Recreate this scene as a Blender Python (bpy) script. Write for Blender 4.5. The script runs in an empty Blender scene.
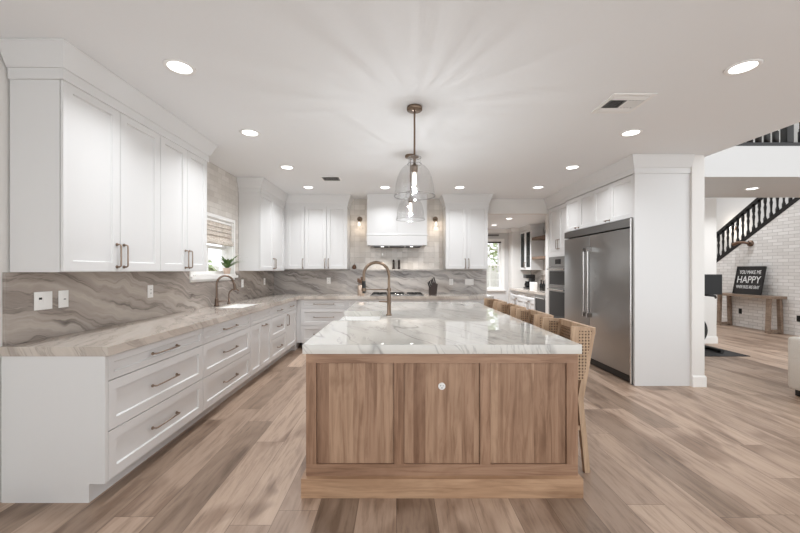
import bpy, math, random
from mathutils import Vector, Matrix
random.seed(7)
PI = math.pi
S = bpy.context.scene
COL = S.collection

# ------------------------------------------------------------------ camera, world, exposure
H = 1.365            # eye height
CEIL = 2.705
cam = bpy.data.objects.new('camera', bpy.data.cameras.new('camera'))
COL.objects.link(cam)
cam.location = (0, 0, H)
cam.rotation_euler = (PI / 2, 0, 0)
cam.data.sensor_width = 36
cam.data.lens = 355 / 800 * 36
cam.data.shift_x = 3 / 800
cam.data.shift_y = 3.5 / 800
cam.data.clip_start = 0.05
S.camera = cam

WORLD_STRENGTH = 1.8
LAMP_POWER = 6.5
PENDANT_POWER = 9.5
w = bpy.data.worlds.new('daylight')
S.world = w
w.use_nodes = True
bg = w.node_tree.nodes['Background']
bg.inputs[0].default_value = (0.93, 0.97, 1.0, 1)
bg.inputs[1].default_value = WORLD_STRENGTH
S.view_settings.view_transform = 'Standard'
S.view_settings.look = 'None'
S.view_settings.exposure = 0.18
S.view_settings.gamma = 1
S.view_settings.use_curve_mapping = False
S.cycles.max_bounces = 10
S.cycles.diffuse_bounces = 6
S.cycles.transparent_max_bounces = 16
S.cycles.caustics_reflective = False
S.cycles.caustics_refractive = False
S.cycles.sample_clamp_indirect = 6


# ------------------------------------------------------------------ colour + material helpers
def lin(c):
    c /= 255
    return c / 12.92 if c <= .04045 else ((c + .055) / 1.055) ** 2.4


def rgb(r, g, b):
    return (lin(r), lin(g), lin(b), 1)


class NT:
    def __init__(s, name):
        s.m = bpy.data.materials.new(name)
        s.m.use_nodes = True
        s.t = s.m.node_tree
        s.t.nodes.clear()
        s.out = s.t.nodes.new('ShaderNodeOutputMaterial')

    def n(s, kind, **kw):
        nd = s.t.nodes.new(kind)
        for k, v in kw.items():
            setattr(nd, k, v)
        return nd

    def link(s, a, b):
        s.t.links.new(a, b)

    def setin(s, nd, i, v):
        if hasattr(v, 'links') or isinstance(v, bpy.types.NodeSocket):
            s.link(v, nd.inputs[i])
        else:
            nd.inputs[i].default_value = v

    def math(s, op, a, b=0.0, c=0.0):
        nd = s.n('ShaderNodeMath', operation=op)
        s.setin(nd, 0, a)
        s.setin(nd, 1, b)
        if op in ('MULTIPLY_ADD', 'COMPARE', 'SMOOTH_MIN'):
            s.setin(nd, 2, c)
        return nd.outputs[0]

    def coord(s, scale=(1, 1, 1), rot=(0, 0, 0), loc=(0, 0, 0), which='Object'):
        tc = s.n('ShaderNodeTexCoord')
        mp = s.n('ShaderNodeMapping')
        mp.inputs['Scale'].default_value = scale
        mp.inputs['Rotation'].default_value = rot
        mp.inputs['Location'].default_value = loc
        s.link(tc.outputs[which], mp.inputs[0])
        return mp.outputs[0]

    def sep(s, v):
        nd = s.n('ShaderNodeSeparateXYZ')
        s.link(v, nd.inputs[0])
        return nd.outputs

    def comb(s, x, y, z=0.0):
        nd = s.n('ShaderNodeCombineXYZ')
        for i, v in enumerate((x, y, z)):
            s.setin(nd, i, v)
        return nd.outputs[0]

    def noise(s, v, scale=5, detail=4, rough=.5, dist=0.0):
        nd = s.n('ShaderNodeTexNoise')
        s.link(v, nd.inputs['Vector'])
        nd.inputs['Scale'].default_value = scale
        nd.inputs['Detail'].default_value = detail
        nd.inputs['Roughness'].default_value = rough
        nd.inputs['Distortion'].default_value = dist
        return nd.outputs['Fac']

    def white(s, v):
        nd = s.n('ShaderNodeTexWhiteNoise', noise_dimensions='3D')
        s.link(v, nd.inputs['Vector'])
        return nd.outputs['Value']

    def ramp(s, f, stops, interp='LINEAR'):
        nd = s.n('ShaderNodeValToRGB')
        cr = nd.color_ramp
        cr.interpolation = interp
        while len(cr.elements) > 1:
            cr.elements.remove(cr.elements[0])
        cr.elements[0].position = stops[0][0]
        cr.elements[0].color = stops[0][1]
        for p, c in stops[1:]:
            e = cr.elements.new(p)
            e.color = c
        s.link(f, nd.inputs[0])
        return nd.outputs[0]

    def mix(s, f, a, b, blend='MIX'):
        nd = s.n('ShaderNodeMix', data_type='RGBA', blend_type=blend)
        s.setin(nd, 0, f)
        s.setin(nd, 6, a)
        s.setin(nd, 7, b)
        return nd.outputs[2]

    def bump(s, h, strength=.2, dist=.002):
        nd = s.n('ShaderNodeBump')
        nd.inputs['Strength'].default_value = strength
        nd.inputs['Distance'].default_value = dist
        s.link(h, nd.inputs['Height'])
        return nd.outputs[0]

    def finish(s, color, rough=.5, metal=0.0, normal=None, spec=.5, **kw):
        b = s.n('ShaderNodeBsdfPrincipled')
        s.setin(b, 'Base Color', color)
        s.setin(b, 'Roughness', rough)
        s.setin(b, 'Metallic', metal)
        b.inputs['Specular IOR Level'].default_value = spec
        for k, v in kw.items():
            s.setin(b, k, v)
        if normal is not None:
            s.link(normal, b.inputs['Normal'])
        s.link(b.outputs[0], s.out.inputs[0])
        return s.m


def plain(name, col, rough=.5, metal=0.0, var=.03, nscale=40, bump=.05, spec=.5):
    t = NT(name)
    v = t.coord()
    n = t.noise(v, nscale, 3)
    dark = tuple(c * (1 - var) for c in col[:3]) + (1,)
    c = t.mix(n, dark, col)
    return t.finish(c, rough, metal, t.bump(n, bump, .001) if bump else None, spec)


def emit(name, col, strength):
    t = NT(name)
    e = t.n('ShaderNodeEmission')
    e.inputs[0].default_value = col
    e.inputs[1].default_value = strength
    t.link(e.outputs[0], t.out.inputs[0])
    return t.m


def thin_glass(name, tint=(1, 1, 1, 1), ior=1.45, rough=.02, bumpy=0, extra=0.0):
    t = NT(name)
    tr = t.n('ShaderNodeBsdfTransparent')
    tr.inputs[0].default_value = tint
    gl = t.n('ShaderNodeBsdfGlossy')
    gl.inputs['Roughness'].default_value = rough
    fr = t.n('ShaderNodeLayerWeight')
    fr.inputs[0].default_value = .12
    if bumpy:
        v = t.coord()
        nb = t.bump(t.noise(v, bumpy, 2), .6, .004)
        t.link(nb, gl.inputs['Normal'])
        t.link(nb, fr.inputs['Normal'])
    f = t.math('ADD', t.math('MULTIPLY', t.math('POWER', fr.outputs['Facing'], 1.6), .45 if extra else .35), .03 + extra)
    mx = t.n('ShaderNodeMixShader')
    t.link(f, mx.inputs[0])
    t.link(tr.outputs[0], mx.inputs[1])
    t.link(gl.outputs[0], mx.inputs[2])
    t.link(mx.outputs[0], t.out.inputs[0])
    return t.m


def floor_mat():
    t = NT('plank_floor')
    tc = t.n('ShaderNodeTexCoord')
    x, y, z = t.sep(tc.outputs['Object'])
    W, L = .223, 1.52
    xr = t.math('ADD', x, .672 + .223 * 40)
    row = t.math('FLOOR', t.math('DIVIDE', xr, W))
    off = t.math('MULTIPLY', t.white(t.comb(row, 3.7, 1.1)), L)
    yy = t.math('DIVIDE', t.math('ADD', t.math('ADD', y, 60.0), off), L)
    col = t.math('FLOOR', yy)
    rnd = t.white(t.comb(row, col, .5))
    rnd2 = t.white(t.comb(row, col, 7.5))
    fx = t.math('FRACT', t.math('DIVIDE', xr, W))
    fy = t.math('FRACT', yy)
    ex = t.math('MULTIPLY', t.math('MINIMUM', fx, t.math('SUBTRACT', 1.0, fx)), W)
    ey = t.math('MULTIPLY', t.math('MINIMUM', fy, t.math('SUBTRACT', 1.0, fy)), L)
    edge = t.math('MINIMUM', ex, ey)
    seam = t.math('LESS_THAN', edge, .0016)
    gv = t.comb(t.math('MULTIPLY_ADD', rnd, 37.0, x), t.math('MULTIPLY_ADD', t.math('MULTIPLY', y, .09), 1.0, t.math('MULTIPLY', rnd2, 19.0)), 0.0)
    g1 = t.noise(gv, 26, 7, .68, .5)
    g2 = t.noise(t.comb(t.math('MULTIPLY_ADD', rnd, 11.0, x), t.math('MULTIPLY', y, .3), rnd), 3.2, 3, .5, 1.2)
    base = t.ramp(rnd, [(0, rgb(142, 122, 106)), (.25, rgb(168, 146, 129)), (.7, rgb(184, 161, 143)), (1, rgb(200, 177, 158))])
    grain = t.ramp(g1, [(.3, rgb(160, 150, 142)), (.5, rgb(240, 236, 232)), (.68, rgb(255, 255, 255))])
    c = t.mix(.75, base, grain, 'MULTIPLY')
    blot = t.ramp(g2, [(.36, rgb(172, 158, 148)), (.52, rgb(255, 255, 255))])
    c = t.mix(.62, c, blot, 'MULTIPLY')
    kn = t.noise(t.comb(t.math('MULTIPLY_ADD', rnd2, 23.0, x), t.math('MULTIPLY', y, .35), rnd), 6.5, 2, .5, .3)
    c = t.mix(t.math('MULTIPLY', t.ramp(kn, [(.66, (0, 0, 0, 1)), (.76, (1, 1, 1, 1))]), .5), c, rgb(96, 74, 60))
    c = t.mix(t.math('MULTIPLY', seam, .6), c, rgb(70, 54, 44))
    return t.finish(c, t.math('MULTIPLY_ADD', g1, .12, .33), 0, t.bump(t.math('SUBTRACT', g1, t.math('MULTIPLY', seam, 1.0)), .10, .0015), .4)


def plank_wood(name, cols, width, axis='x', rough=.45, long_axis='z', contrast=.7):
    """edge-glued boards running along long_axis, each with its own tone"""
    t = NT(name)
    tc = t.n('ShaderNodeTexCoord')
    xyz = dict(zip('xyz', t.sep(tc.outputs['Object'])))
    a, l = xyz[axis], xyz[long_axis]
    k = t.math('FLOOR', t.math('DIVIDE', t.math('ADD', a, 30.013), width))
    rnd = t.white(t.comb(k, 2.3, 5.1))
    o = [q for q in 'xyz' if q not in (axis, long_axis)][0]
    gv = t.comb(t.math('MULTIPLY_ADD', rnd, 9.0, a), t.math('MULTIPLY', l, .07), t.math('MULTIPLY', xyz[o], 1.0))
    g = t.noise(gv, 30, 6, .6, .9)
    g2 = t.noise(t.comb(t.math('MULTIPLY_ADD', rnd, 5.0, a), t.math('MULTIPLY', l, .3), xyz[o]), 6, 3, .55, 1.0)
    base = t.ramp(rnd, [(i / (len(cols) - 1), c) for i, c in enumerate(cols)])
    grain = t.ramp(g, [(.32, rgb(178, 162, 150)), (.55, rgb(240, 236, 232)), (.75, rgb(255, 255, 255))])
    c = t.mix(contrast, base, grain, 'MULTIPLY')
    c = t.mix(.4, c, t.ramp(g2, [(.35, rgb(176, 160, 148)), (.55, rgb(255, 255, 255))]), 'MULTIPLY')
    return t.finish(c, rough, 0, t.bump(g, .08, .001), .35)


def stone(name, base, mid, dark, vein, n=(1, 0, 0), k=6.0, along=.6, warp=.14, wf=1.6, rough=.06, lines=.02, vmix=.8, spec=.5, lo=.34, hi=.62):
    """layered stone: streaks that run across the direction n and meander"""
    t = NT(name)
    tc = t.n('ShaderNodeTexCoord')
    P = tc.outputs['Object']
    x, y, z = t.sep(P)
    s_ = t.math('ADD', t.math('ADD', t.math('MULTIPLY', x, n[0]), t.math('MULTIPLY', y, n[1])), t.math('MULTIPLY', z, n[2]))
    w1 = t.math('SUBTRACT', t.noise(P, wf, 3, .5, .4), .5)
    w2 = t.math('SUBTRACT', t.noise(P, wf * 4.3, 3, .5, .2), .5)
    s_ = t.math('ADD', s_, t.math('ADD', t.math('MULTIPLY', w1, warp * 3), t.math('MULTIPLY', w2, warp * .55)))
    q = t.comb(t.math('MULTIPLY', s_, k), t.math('MULTIPLY', x, along), t.math('MULTIPLY', t.math('ADD', y, z), along))
    n1 = t.noise(q, 1.0, 6, .62, .15)
    n2 = t.noise(q, 3.3, 5, .6, .1)
    n3 = t.noise(q, .55, 3, .5, .1)
    c = t.ramp(n1, [(lo, dark), ((lo + hi) / 2, mid), (hi, base)])
    c = t.mix(t.math('MULTIPLY', t.ramp(n2, [(.42, (0, 0, 0, 1)), (.66, (1, 1, 1, 1))]), .4), c, mid)
    brk = t.ramp(t.noise(P, wf * 1.7, 3), [(.40, (0, 0, 0, 1)), (.62, (1, 1, 1, 1))])
    l1 = t.ramp(t.math('ABSOLUTE', t.math('SUBTRACT', n3, .5)), [(0, (1, 1, 1, 1)), (lines, (0, 0, 0, 1))])
    c = t.mix(t.math('MULTIPLY', t.math('MULTIPLY', l1, brk), vmix), c, vein)
    l2 = t.ramp(t.math('ABSOLUTE', t.math('SUBTRACT', n1, .46)), [(0, (1, 1, 1, 1)), (lines * 1.1, (0, 0, 0, 1))])
    c = t.mix(t.math('MULTIPLY', l2, vmix * .55), c, vein)
    return t.finish(c, rough, 0, None, spec)


def tile_mat(name, a, b, axes='xz', w=.1, h=.1, stagger=0.0, rough=.1, grout=(170, 164, 156)):
    t = NT(name)
    tc = t.n('ShaderNodeTexCoord')
    xyz = dict(zip('xyz', t.sep(tc.outputs['Object'])))
    u, v = t.math('ADD', xyz[axes[0]], 50.0), t.math('ADD', xyz[axes[1]], 50.0)
    row = t.math('FLOOR', t.math('DIVIDE', v, h))
    uu = t.math('DIVIDE', t.math('MULTIPLY_ADD', t.math('MODULO', row, 2.0), stagger * w, u), w)
    col = t.math('FLOOR', uu)
    fu, fv = t.math('FRACT', uu), t.math('FRACT', t.math('DIVIDE', v, h))
    rnd = t.white(t.comb(row, col, 1.0))
    r2 = t.white(t.comb(row, col, 4.0))
    r3 = t.white(t.comb(row, col, 9.0))
    eu = t.math('MULTIPLY', t.math('MINIMUM', fu, t.math('SUBTRACT', 1.0, fu)), w)
    ev = t.math('MULTIPLY', t.math('MINIMUM', fv, t.math('SUBTRACT', 1.0, fv)), h)
    e = t.math('MINIMUM', eu, ev)
    g = t.math('LESS_THAN', e, .0018)
    n = t.noise(tc.outputs['Object'], 14, 3)
    c = t.mix(rnd, a, b)
    c = t.mix(t.math('MULTIPLY', n, .25), c, b)
    c = t.mix(g, c, rgb(*grout))
    # each handmade tile sits at its own slight tilt
    tilt = t.math('ADD', t.math('MULTIPLY', t.math('SUBTRACT', r2, .5), fu), t.math('MULTIPLY', t.math('SUBTRACT', r3, .5), fv))
    hgt = t.math('ADD', t.math('MULTIPLY', tilt, .02), t.math('MULTIPLY', n, .012))
    hgt = t.math('ADD', hgt, t.math('MULTIPLY', t.math('MINIMUM', e, .004), .5))
    nb = t.n('ShaderNodeBump')
    nb.inputs['Strength'].default_value = .6
    nb.inputs['Distance'].default_value = 1.0
    t.link(hgt, nb.inputs['Height'])
    return t.finish(c, t.math('MULTIPLY_ADD', g, .5, rough), 0, nb.outputs[0], .5)


def cane_mat(name, ca, cb):
    t = NT(name)
    v = t.coord()
    x, y, z = t.sep(v)
    a = t.math('ABSOLUTE', t.math('SINE', t.math('MULTIPLY', t.math('ADD', x, y), 150.0)))
    b = t.math('ABSOLUTE', t.math('SINE', t.math('MULTIPLY', z, 150.0)))
    hole = t.math('GREATER_THAN', t.math('MINIMUM', a, b), .62)
    n = t.noise(v, 60, 2)
    c = t.mix(n, ca, cb)
    c = t.mix(hole, c, rgb(74, 54, 40))
    p = t.n('ShaderNodeBsdfPrincipled')
    t.link(c, p.inputs['Base Color'])
    p.inputs['Roughness'].default_value = .6
    tr = t.n('ShaderNodeBsdfTransparent')
    mx = t.n('ShaderNodeMixShader')
    t.link(t.math('MULTIPLY', hole, .45), mx.inputs[0])
    t.link(p.outputs[0], mx.inputs[1])
    t.link(tr.outputs[0], mx.inputs[2])
    t.link(mx.outputs[0], t.out.inputs[0])
    return t.m


def steel_mat(name, val=.46, rough=.3, axis='z'):
    t = NT(name)
    sc = {'z': (90, 90, 1.2), 'y': (90, 1.2, 90), 'x': (1.2, 90, 90)}[axis]
    v = t.coord(sc)
    n = t.noise(v, 3, 3)
    c = t.mix(n, (val * .88, val * .86, val * .84, 1), (val, val * .985, val * .97, 1))
    return t.finish(c, t.math('MULTIPLY_ADD', n, .08, rough), 1.0, t.bump(n, .03, .001))


def brick_paint():
    t = NT('white_painted_brick')
    tc = t.n('ShaderNodeTexCoord')
    x, y, z = t.sep(tc.outputs['Object'])
    bt = t.n('ShaderNodeTexBrick')
    t.link(t.comb(y, z, 0.0), bt.inputs['Vector'])
    bt.inputs['Scale'].default_value = 1.0
    bt.inputs['Brick Width'].default_value = .215
    bt.inputs['Row Height'].default_value = .073
    bt.inputs['Mortar Size'].default_value = .007
    bt.inputs['Mortar Smooth'].default_value = .4
    bt.inputs['Color1'].default_value = rgb(238, 235, 232)
    bt.inputs['Color2'].default_value = rgb(222, 218, 214)
    bt.inputs['Mortar'].default_value = rgb(200, 196, 192)
    n = t.noise(tc.outputs['Object'], 30, 4)
    h = t.math('ADD', t.math('MULTIPLY', bt.outputs['Fac'], -1.0), t.math('MULTIPLY', n, .3))
    return t.finish(bt.outputs['Color'], .35, 0, t.bump(h, .6, .008))


def fabric(name, col, col2, scale=250):
    t = NT(name)
    v = t.coord()
    n = t.noise(v, scale, 2)
    c = t.mix(n, col2, col)
    return t.finish(c, .9, 0, t.bump(n, .3, .002), .2)


M = {}
M['white'] = plain('white_cabinet_paint', rgb(219, 218, 217), .32, var=.012, bump=.01)
M['wall'] = plain('white_wall_paint', rgb(228, 225, 221), .6, var=.015, nscale=80, bump=.05)
M['ceil'] = plain('ceiling_paint', rgb(236, 237, 238), .75, var=.02, nscale=60, bump=.12)
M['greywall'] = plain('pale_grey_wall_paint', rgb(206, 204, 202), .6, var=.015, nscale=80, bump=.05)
M['trim'] = plain('white_trim_paint', rgb(238, 236, 233), .35, var=.01, bump=.01)
M['floor'] = floor_mat()
M['oak_panel'] = plank_wood('walnut_boards', [rgb(142, 111, 90), rgb(172, 140, 116), rgb(186, 155, 130), rgb(178, 146, 122), rgb(154, 122, 100)], .0735, contrast=.75)
M['oak_rail'] = plank_wood('walnut_rail', [rgb(166, 133, 110), rgb(180, 147, 123)], .4, axis='z', long_axis='x', contrast=.7)
M['oak_stile'] = plank_wood('walnut_stile', [rgb(160, 127, 104), rgb(176, 143, 119)], .35, contrast=.7)
M['oak_kick'] = plank_wood('oak_plinth_board', [rgb(190, 156, 126), rgb(202, 168, 138)], .4, axis='z', long_axis='x', contrast=.6)
M['stool'] = plank_wood('light_stool_oak', [rgb(206, 178, 150), rgb(216, 190, 164)], .3, contrast=.6)
M['cane'] = cane_mat('cane_webbing', rgb(176, 146, 116), rgb(208, 178, 148))
M['cane_dark'] = cane_mat('dark_cane_webbing', rgb(120, 92, 68), rgb(150, 118, 90))
M['rustic'] = plank_wood('grey_brown_table_wood', [rgb(154, 136, 121), rgb(168, 150, 134)], .2, axis='x', long_axis='y', rough=.6)
M['shelf_wood'] = plank_wood('brown_shelf_wood', [rgb(120, 98, 82), rgb(138, 116, 98)], .2, axis='x', long_axis='y', rough=.55)
M['island_stone'] = stone('white_quartzite', rgb(216, 213, 206), rgb(207, 203, 197), rgb(188, 185, 180), rgb(98, 94, 92), (.9, .45, .3), 3.6, .5, .14, .9, .018, .010, .55, .75, .26, .5)
M['counter_stone'] = stone('grey_quartzite_counter', rgb(210, 201, 191), rgb(196, 186, 176), rgb(170, 159, 149), rgb(104, 92, 85), (.9, .42, .5), 5.0, .5, .14, 1.4, .06, .016, .6)
M['splash_left'] = stone('grey_quartzite_left_slab', rgb(188, 178, 169), rgb(164, 154, 146), rgb(132, 122, 115), rgb(78, 70, 66), (0, .30, 1), 8.0, .7, .11, 1.7, .09, .022, .8)
M['splash_back'] = stone('grey_quartzite_back_slab', rgb(194, 187, 181), rgb(170, 163, 158), rgb(140, 133, 129), rgb(92, 86, 83), (.30, 0, 1), 8.0, .7, .11, 1.7, .07, .022, .75)
M['tile_left'] = tile_mat('zellige_tile_left', rgb(222, 216, 209), rgb(207, 200, 192), 'yz', .2, .068, .5, .1, (186, 179, 171))
M['tile_back'] = tile_mat('zellige_tile_back', rgb(226, 220, 213), rgb(206, 199, 191), 'xz', .1, .1, 0, .07, (190, 184, 177))
M['bronze'] = plain('warm_bronze', rgb(156, 138, 124), .3, 1.0, var=.1, bump=.0)
M['darkbronze'] = plain('dark_bronze', rgb(120, 102, 90), .3, 1.0, var=.1, bump=.0)
M['brass'] = plain('antique_brass', rgb(132, 114, 98), .3, 1.0, var=.08, bump=.0)
M['steel'] = steel_mat('brushed_steel', .40, .27)
M['steel_dark'] = steel_mat('brushed_steel_trim', .3, .35, 'y')
M['chrome'] = plain('polished_steel', rgb(215, 213, 210), .15, 1.0, var=.02, bump=.0)
M['black'] = plain('matte_black', rgb(24, 22, 21), .45, var=.1, bump=.05)
M['blackwood'] = plain('black_stained_wood', rgb(28, 24, 22), .4, var=.2, nscale=20, bump=.05)
M['blackgloss'] = plain('black_glass', rgb(14, 14, 15), .06, var=.05, bump=.0)
M['rubber'] = plain('dark_rubber', rgb(38, 36, 36), .8, var=.1, nscale=200, bump=.3)
M['ceramic'] = plain('white_ceramic', rgb(244, 243, 241), .1, var=.005, bump=.0)
M['plastic'] = plain('white_plastic', rgb(240, 239, 237), .3, var=.01, bump=.0)
M['glass'] = thin_glass('window_glass')
M['seeded'] = thin_glass('clear_lamp_glass', (.97, .97, .97, 1), 1.5, .04, 28, .035)
M['cabglass'] = thin_glass('cabinet_glass', (.6, .62, .62, 1), 1.45, .03)
M['lens'] = emit('downlight_lens', (1, .98, .96, 1), 4.0)
M['rim'] = thin_glass('glass_rim', (.8, .8, .8, 1), 1.5, .05, 0, .3)
M['bulb'] = emit('warm_bulb', (1, .92, .82, 1), 2.6)
M['leaf'] = plain('fern_green', rgb(104, 134, 76), .5, var=.45, nscale=14, bump=.1)
M['leaf2'] = plain('tree_green', rgb(186, 200, 150), .6, var=.4, nscale=6, bump=.1)
M['bark'] = plain('bark', rgb(110, 92, 78), .9, var=.3, nscale=20, bump=.5)
M['pot'] = plain('blush_pot', rgb(214, 190, 174), .6, var=.06, bump=.1)
M['copper'] = plain('copper_crock', rgb(186, 166, 150), .4, .4, var=.1, bump=.0)
M['walnut'] = plain('dark_brown_wood', rgb(52, 36, 30), .45, var=.3, nscale=30, bump=.1)
M['spoonwood'] = plain('spoon_wood', rgb(108, 78, 58), .6, var=.2, nscale=30, bump=.1)
M['shade'] = plank_wood('woven_shade', [rgb(222, 214, 204), rgb(230, 223, 214), rgb(214, 206, 196)], .012, axis='z', long_axis='y', rough=.8)
M['cream'] = fabric('cream_upholstery', rgb(226, 220, 211), rgb(204, 197, 188))
M['seatfab'] = fabric('oatmeal_seat_fabric', rgb(206, 194, 180), rgb(184, 171, 157))
M['chalk'] = plain('chalk_white', rgb(226, 225, 223), .8, var=.06, bump=.0)
M['signblack'] = plain('sign_black', rgb(34, 30, 29), .6, var=.15, bump=.1)
M['stucco'] = plain('outside_stucco', rgb(232, 230, 226), .9, var=.1, nscale=12, bump=.4)
M['gravel'] = plain('outside_ground', rgb(196, 188, 176), .95, var=.2, nscale=60, bump=.5)
M['brick'] = brick_paint()
M['screen'] = plain('dark_screen', rgb(22, 22, 23), .6, var=.05, bump=.0)
M['darkgap'] = plain('vent_dark', rgb(44, 42, 41), .8, var=.1, bump=.0)
M['greymetal'] = plain('grey_painted_metal', rgb(168, 165, 161), .5, var=.05, bump=.0)


# ------------------------------------------------------------------ mesh helpers
class MB:
    def __init__(s):
        s.v, s.f, s.sm = [], [], []

    def add(s, vs, fs, smooth=False):
        o = len(s.v)
        s.v += [tuple(p) for p in vs]
        s.f += [tuple(i + o for i in f) for f in fs]
        s.sm += [smooth] * len(fs)
        return s

    def box(s, x0, x1, y0, y1, z0, z1):
        if x0 > x1: x0, x1 = x1, x0
        if y0 > y1: y0, y1 = y1, y0
        if z0 > z1: z0, z1 = z1, z0
        vs = [(x0, y0, z0), (x1, y0, z0), (x1, y1, z0), (x0, y1, z0), (x0, y0, z1), (x1, y0, z1), (x1, y1, z1), (x0, y1, z1)]
        return s.add(vs, [(3, 2, 1, 0), (4, 5, 6, 7), (0, 1, 5, 4), (1, 2, 6, 5), (2, 3, 7, 6), (3, 0, 4, 7)])

    def rbox(s, x0, x1, y0, y1, z0, z1, r=.01, seg=3):
        """box with rounded vertical edges and softened top/bottom rims"""
        def ring(z, inset):
            pts = []
            rr = max(r - inset, .0005)
            for cx, cy, a0 in ((x1 - r, y1 - r, 0), (x0 + r, y1 - r, PI / 2), (x0 + r, y0 + r, PI), (x1 - r, y0 + r, 1.5 * PI)):
                for k in range(seg + 1):
                    a = a0 + PI / 2 * k / seg
                    pts.append((cx + rr * math.cos(a), cy + rr * math.sin(a), z))
            return pts
        q = min(r, (z1 - z0) * .45) * .6
        rings = [ring(z0, q), ring(z0 + q * .3, q * .3), ring(z0 + q, 0), ring(z1 - q, 0), ring(z1 - q * .3, q * .3), ring(z1, q)]
        n = len(rings[0])
        vs = [p for rg in rings for p in rg]
        fs = []
        for i in range(len(rings) - 1):
            for k in range(n):
                fs.append((i * n + k, i * n + (k + 1) % n, (i + 1) * n + (k + 1) % n, (i + 1) * n + k))
        s.add(vs, fs, True)
        s.add(rings[0][::-1], [tuple(range(n))])
        s.add(rings[-1], [tuple(range(n))])
        return s

    def tube(s, pts, r, seg=10, caps=True):
        P = [Vector(p) for p in pts]
        R = r if isinstance(r, (list, tuple)) else [r] * len(P)
        vs, fs = [], []
        up = None
        for i, p in enumerate(P):
            d = (P[min(i + 1, len(P) - 1)] - P[max(i - 1, 0)]).normalized()
            if up is None:
                up = Vector((0, 0, 1)) if abs(d.z) < .9 else Vector((1, 0, 0))
            a = d.cross(up)
            if a.length < 1e-5:
                a = d.cross(Vector((0, 1, 0)))
            a.normalize()
            b = a.cross(d).normalized()
            up = b
            for k in range(seg):
                t = 2 * PI * k / seg
                vs.append(p + a * (R[i] * math.cos(t)) + b * (R[i] * math.sin(t)))
        for i in range(len(P) - 1):
            for k in range(seg):
                fs.append((i * seg + k, i * seg + (k + 1) % seg, (i + 1) * seg + (k + 1) % seg, (i + 1) * seg + k))
        s.add(vs, fs, True)
        if caps:
            s.add(vs[:seg][::-1], [tuple(range(seg))])
            s.add(vs[-seg:], [tuple(range(seg))])
        return s

    def bar(s, p0, p1, w, d, side=(0, 1, 0)):
        """rectangular bar from p0 to p1; w across 'side', d across the other way"""
        p0, p1 = Vector(p0), Vector(p1)
        ax = (p1 - p0).normalized()
        a = (Vector(side) - ax * ax.dot(Vector(side))).normalized()
        b = ax.cross(a)
        vs = []
        for p in (p0, p1):
            for i, j in ((-1, -1), (1, -1), (1, 1), (-1, 1)):
                vs.append(p + a * (w / 2 * i) + b * (d / 2 * j))
        return s.add(vs, [(0, 1, 2, 3), (7, 6, 5, 4), (0, 4, 5, 1), (1, 5, 6, 2), (2, 6, 7, 3), (3, 7, 4, 0)])

    def lathe(s, prof, c=(0, 0, 0), seg=24, smooth=True):
        """prof: (radius, z) list"""
        vs, fs = [], []
        n = len(prof)
        for k in range(seg):
            a = 2 * PI * k / seg
            for r, z in prof:
                vs.append((c[0] + r * math.cos(a), c[1] + r * math.sin(a), c[2] + z))
        for k in range(seg):
            k2 = (k + 1) % seg
            for i in range(n - 1):
                fs.append((k * n + i, k2 * n + i, k2 * n + i + 1, k * n + i + 1))
        return s.add(vs, fs, smooth)

    def prism(s, poly, d0, d1, plane='xz'):
        """extrude a polygon given in 'plane' along the third axis from d0 to d1"""
        def P(u, v, d):
            return {'xz': (u, d, v), 'yz': (d, u, v), 'xy': (u, v, d)}[plane]
        n = len(poly)
        vs = [P(u, v, d0) for u, v in poly] + [P(u, v, d1) for u, v in poly]
        fs = [tuple(range(n))[::-1], tuple(range(n, 2 * n))]
        fs += [(i, (i + 1) % n, n + (i + 1) % n, n + i) for i in range(n)]
        return s.add(vs, fs)

    def sweep(s, path, prof):
        """moulding: plan path (x, y) with the outside on the right-hand side; prof = (out, z) closed polygon"""
        n = len(path)
        offs = []
        for i in range(n):
            ds = []
            if i > 0: ds.append((Vector(path[i]) - Vector(path[i - 1])).normalized())
            if i < n - 1: ds.append((Vector(path[i + 1]) - Vector(path[i])).normalized())
            ns = [Vector((d.y, -d.x)) for d in ds]
            if len(ns) == 1:
                offs.append(ns[0])
            else:
                m = (ns[0] + ns[1]).normalized()
                offs.append(m / max(m.dot(ns[0]), .2))
        k = len(prof)
        vs, fs = [], []
        for i in range(n):
            for o, z in prof:
                vs.append((path[i][0] + offs[i].x * o, path[i][1] + offs[i].y * o, z))
        for i in range(n - 1):
            for j in range(k):
                fs.append((i * k + j, i * k + (j + 1) % k, (i + 1) * k + (j + 1) % k, (i + 1) * k + j))
        fs.append(tuple(range(k))[::-1])
        fs.append(tuple((n - 1) * k + j for j in range(k)))
        return s.add(vs, fs)

    def build(s, name, mat, parent=None, center=True):
        vs = s.v
        loc = (0, 0, 0)
        if parent is None and center and vs:
            xs, ys, zs = zip(*vs)
            loc = ((min(xs) + max(xs)) / 2, (min(ys) + max(ys)) / 2, min(zs))
            vs = [(x - loc[0], y - loc[1], z - loc[2]) for x, y, z in vs]
        me = bpy.data.meshes.new(name)
        me.from_pydata(vs, [], s.f)
        me.polygons.foreach_set('use_smooth', s.sm)
        me.update()
        import bmesh
        bm = bmesh.new()
        bm.from_mesh(me)
        bmesh.ops.recalc_face_normals(bm, faces=bm.faces)
        bm.to_mesh(me)
        bm.free()
        me.materials.append(mat)
        o = bpy.data.objects.new(name, me)
        o.location = loc
        COL.objects.link(o)
        if parent is not None:
            o.parent = parent
        return o


def tag(o, label, cat, group=None, kind=None):
    o['label'] = label
    o['category'] = cat
    if group: o['group'] = group
    if kind: o['kind'] = kind
    return o


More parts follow.
